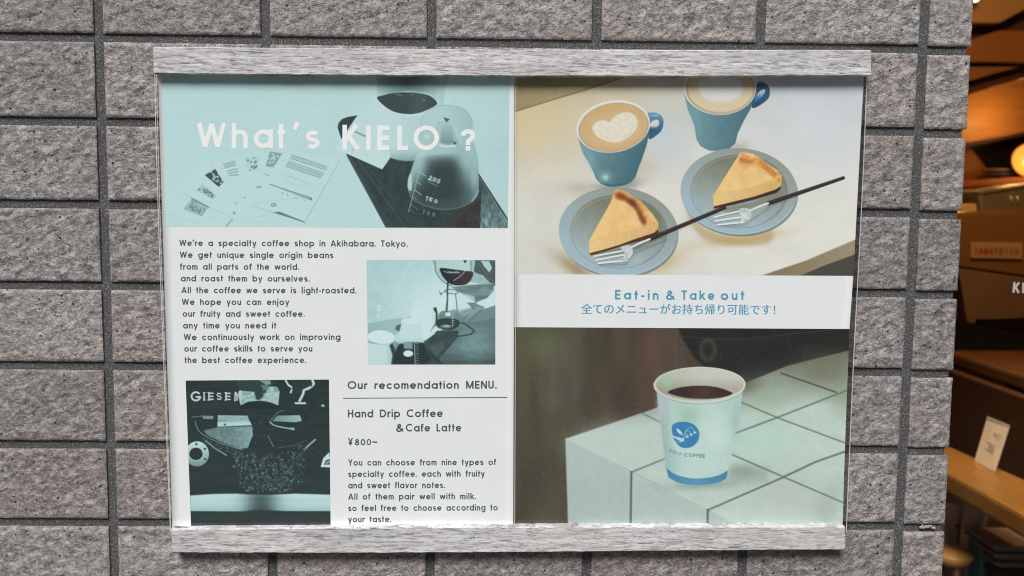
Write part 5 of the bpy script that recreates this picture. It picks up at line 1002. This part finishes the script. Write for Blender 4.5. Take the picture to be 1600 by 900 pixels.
from_bm('card_print', bm, plain('grey_print', (.16, .15, .12), .6, .2, .05), card)
bm = bmesh.new(); bmesh.ops.create_icosphere(bm, subdivisions=2, radius=.0018, matrix=Matrix.Translation(at(1532, 717, cardY(1532, 717)))); from_bm('red_dot', bm, plain('red_print', (.35, .08, .03), .6, .2, .05), card)
# under the counter: stool, aprons, bins
def ground(u, v, z=ZF): return at_z(u, v, z)
Yu = .90
st = thing('bar_stool', 'round wooden stool partly hidden behind the wall corner under the counter', 'stool', at(1490, 1010, .9))
c = at(1487, 866, Yu); bm = bmesh.new(); lathe(bm, [(.0001, -.024), (.03, -.022), (.042, -.012), (.047, 0), (.045, .008), (.0001, .012)], c, 32); from_bm('seat', bm, plain('honey_stool_seat', (.62, .30, .08), .4, .5, .15, 6), st, True)
for k in range(3):
    a = k * 2.1 + .6; bm = bmesh.new(); tube(bm, [c + Vector((.022 * math.cos(a), .022 * math.sin(a), -.018)), Vector((c.x + .06 * math.cos(a), c.y + .06 * math.sin(a), ZF + .001))], [.010, .008], 10); from_bm('leg', bm, M_dark, st, True)
def cloth(name, uv, Y, col, label, cat, seed, grp=None):
    """a hanging cloth with soft vertical folds"""
    L_, R_ = uv; n = 26; t = np.linspace(0, 1, n); li = lambda p: np.stack([np.interp(t, np.linspace(0, 1, len(p)), [q[i] for q in p]) for i in (0, 1)], -1); A = li(L_); Bq = li(R_); s = t[None, :, None]; G = A[:, None] * (1 - s) + Bq[:, None] * s
    P = at_np(G[..., 0], G[..., 1], Y); P[..., 1] += .012 * np.sin(t[None, :] * 9 + seed + t[:, None]) * (.3 + t[:, None]); Bk = P.copy(); Bk[..., 1] += .006
    i = np.arange(n * n).reshape(n, n); ring = np.r_[i[0, :], i[1:, -1], i[-1, -2::-1], i[-2:0:-1, 0]]
    f = np.concatenate([grid_faces(n, n), grid_faces(n, n, n * n)[:, ::-1], np.stack([ring, np.roll(ring, -1), np.roll(ring, -1) + n * n, ring + n * n], -1)[:, ::-1]])
    return tag(put(name, raw_mesh(name, np.concatenate([P.reshape(-1, 3), Bk.reshape(-1, 3)]), f, True), plain(name + '_cloth', col, .85, .2, .12, 12)), label, cat, grp)
cloth('apron', ([(1440, 775), (1450, 860), (1455, 960)], [(1502, 791), (1496, 830), (1493, 860), (1492, 960)]), .96, (.60, .46, .32), 'narrow beige apron hanging nearest the wall corner under the counter', 'apron', 0, 'aprons hanging under the counter')
cloth('apron', ([(1510, 778), (1505, 830), (1502, 860), (1512, 960)], [(1546, 797), (1536, 826), (1530, 860), (1527, 960)]), .92, (.48, .40, .30), 'wider grey beige apron hanging right of the stool under the counter', 'apron', 2, 'aprons hanging under the counter')
bk = thing('brick_pier', 'short red brick pier low down behind the wooden stool', 'pier', at(1500, 1000, 1.02))
slab('brick', [(1440, 846), (1525, 856), (1524, 1010), (1440, 1010)], 1.02, .1, plain('red_brick', (.42, .11, .06), .8, .2, .2, 14), bk); slab('pale_joint', [(1486, 878), (1489.5, 878), (1489, 1008), (1484.5, 1008)], 1.013, .006, plain('pale_joint_mortar', (.4, .3, .2), .9, .2, .1), bk)
bn = thing('recycling_bin', 'tall dark teal bin standing under the counter beside the aprons', 'bin', at(1540, 1000, .86))
slab('body', [(1531, 850), (1549, 852), (1550, 1010), (1529, 1010)], .86, .12, plain('dark_teal_plastic', (.03, .12, .17), .5, .4, .1), bn, .006); slab('lid', [(1530, 845), (1550, 847), (1550, 852), (1530, 850)], .855, .13, plain('teal_lid', (.025, .06, .07), .5, .4, .1), bn, .003)
for k, (v0, lab) in enumerate(((852, 'topmost of three dark brown trays stacked under the counter'), (865, 'middle of three dark brown trays stacked under the counter'), (878, 'lowest of three dark brown trays stacked under the counter'))):
    o = slab('serving_tray', [(1549 + k * 2, v0), (1680, v0 + 4), (1680, v0 + 13), (1556 + k * 3, v0 + 9), (1551 + k * 2, v0 + 5)], 0.80 + .006 * k, .12, plain('dark_tray', (.2, .15, .11), .5, .4, .15), None, .003); tag(o, lab, 'tray', 'trays stacked under the counter')
o = slab('tray_trolley', [(1553, 891.5), (1680, 896), (1680, 1010), (1560, 1010)], .82, .2, M_black); tag(o, 'low black trolley holding the stacked trays under the counter', 'trolley')
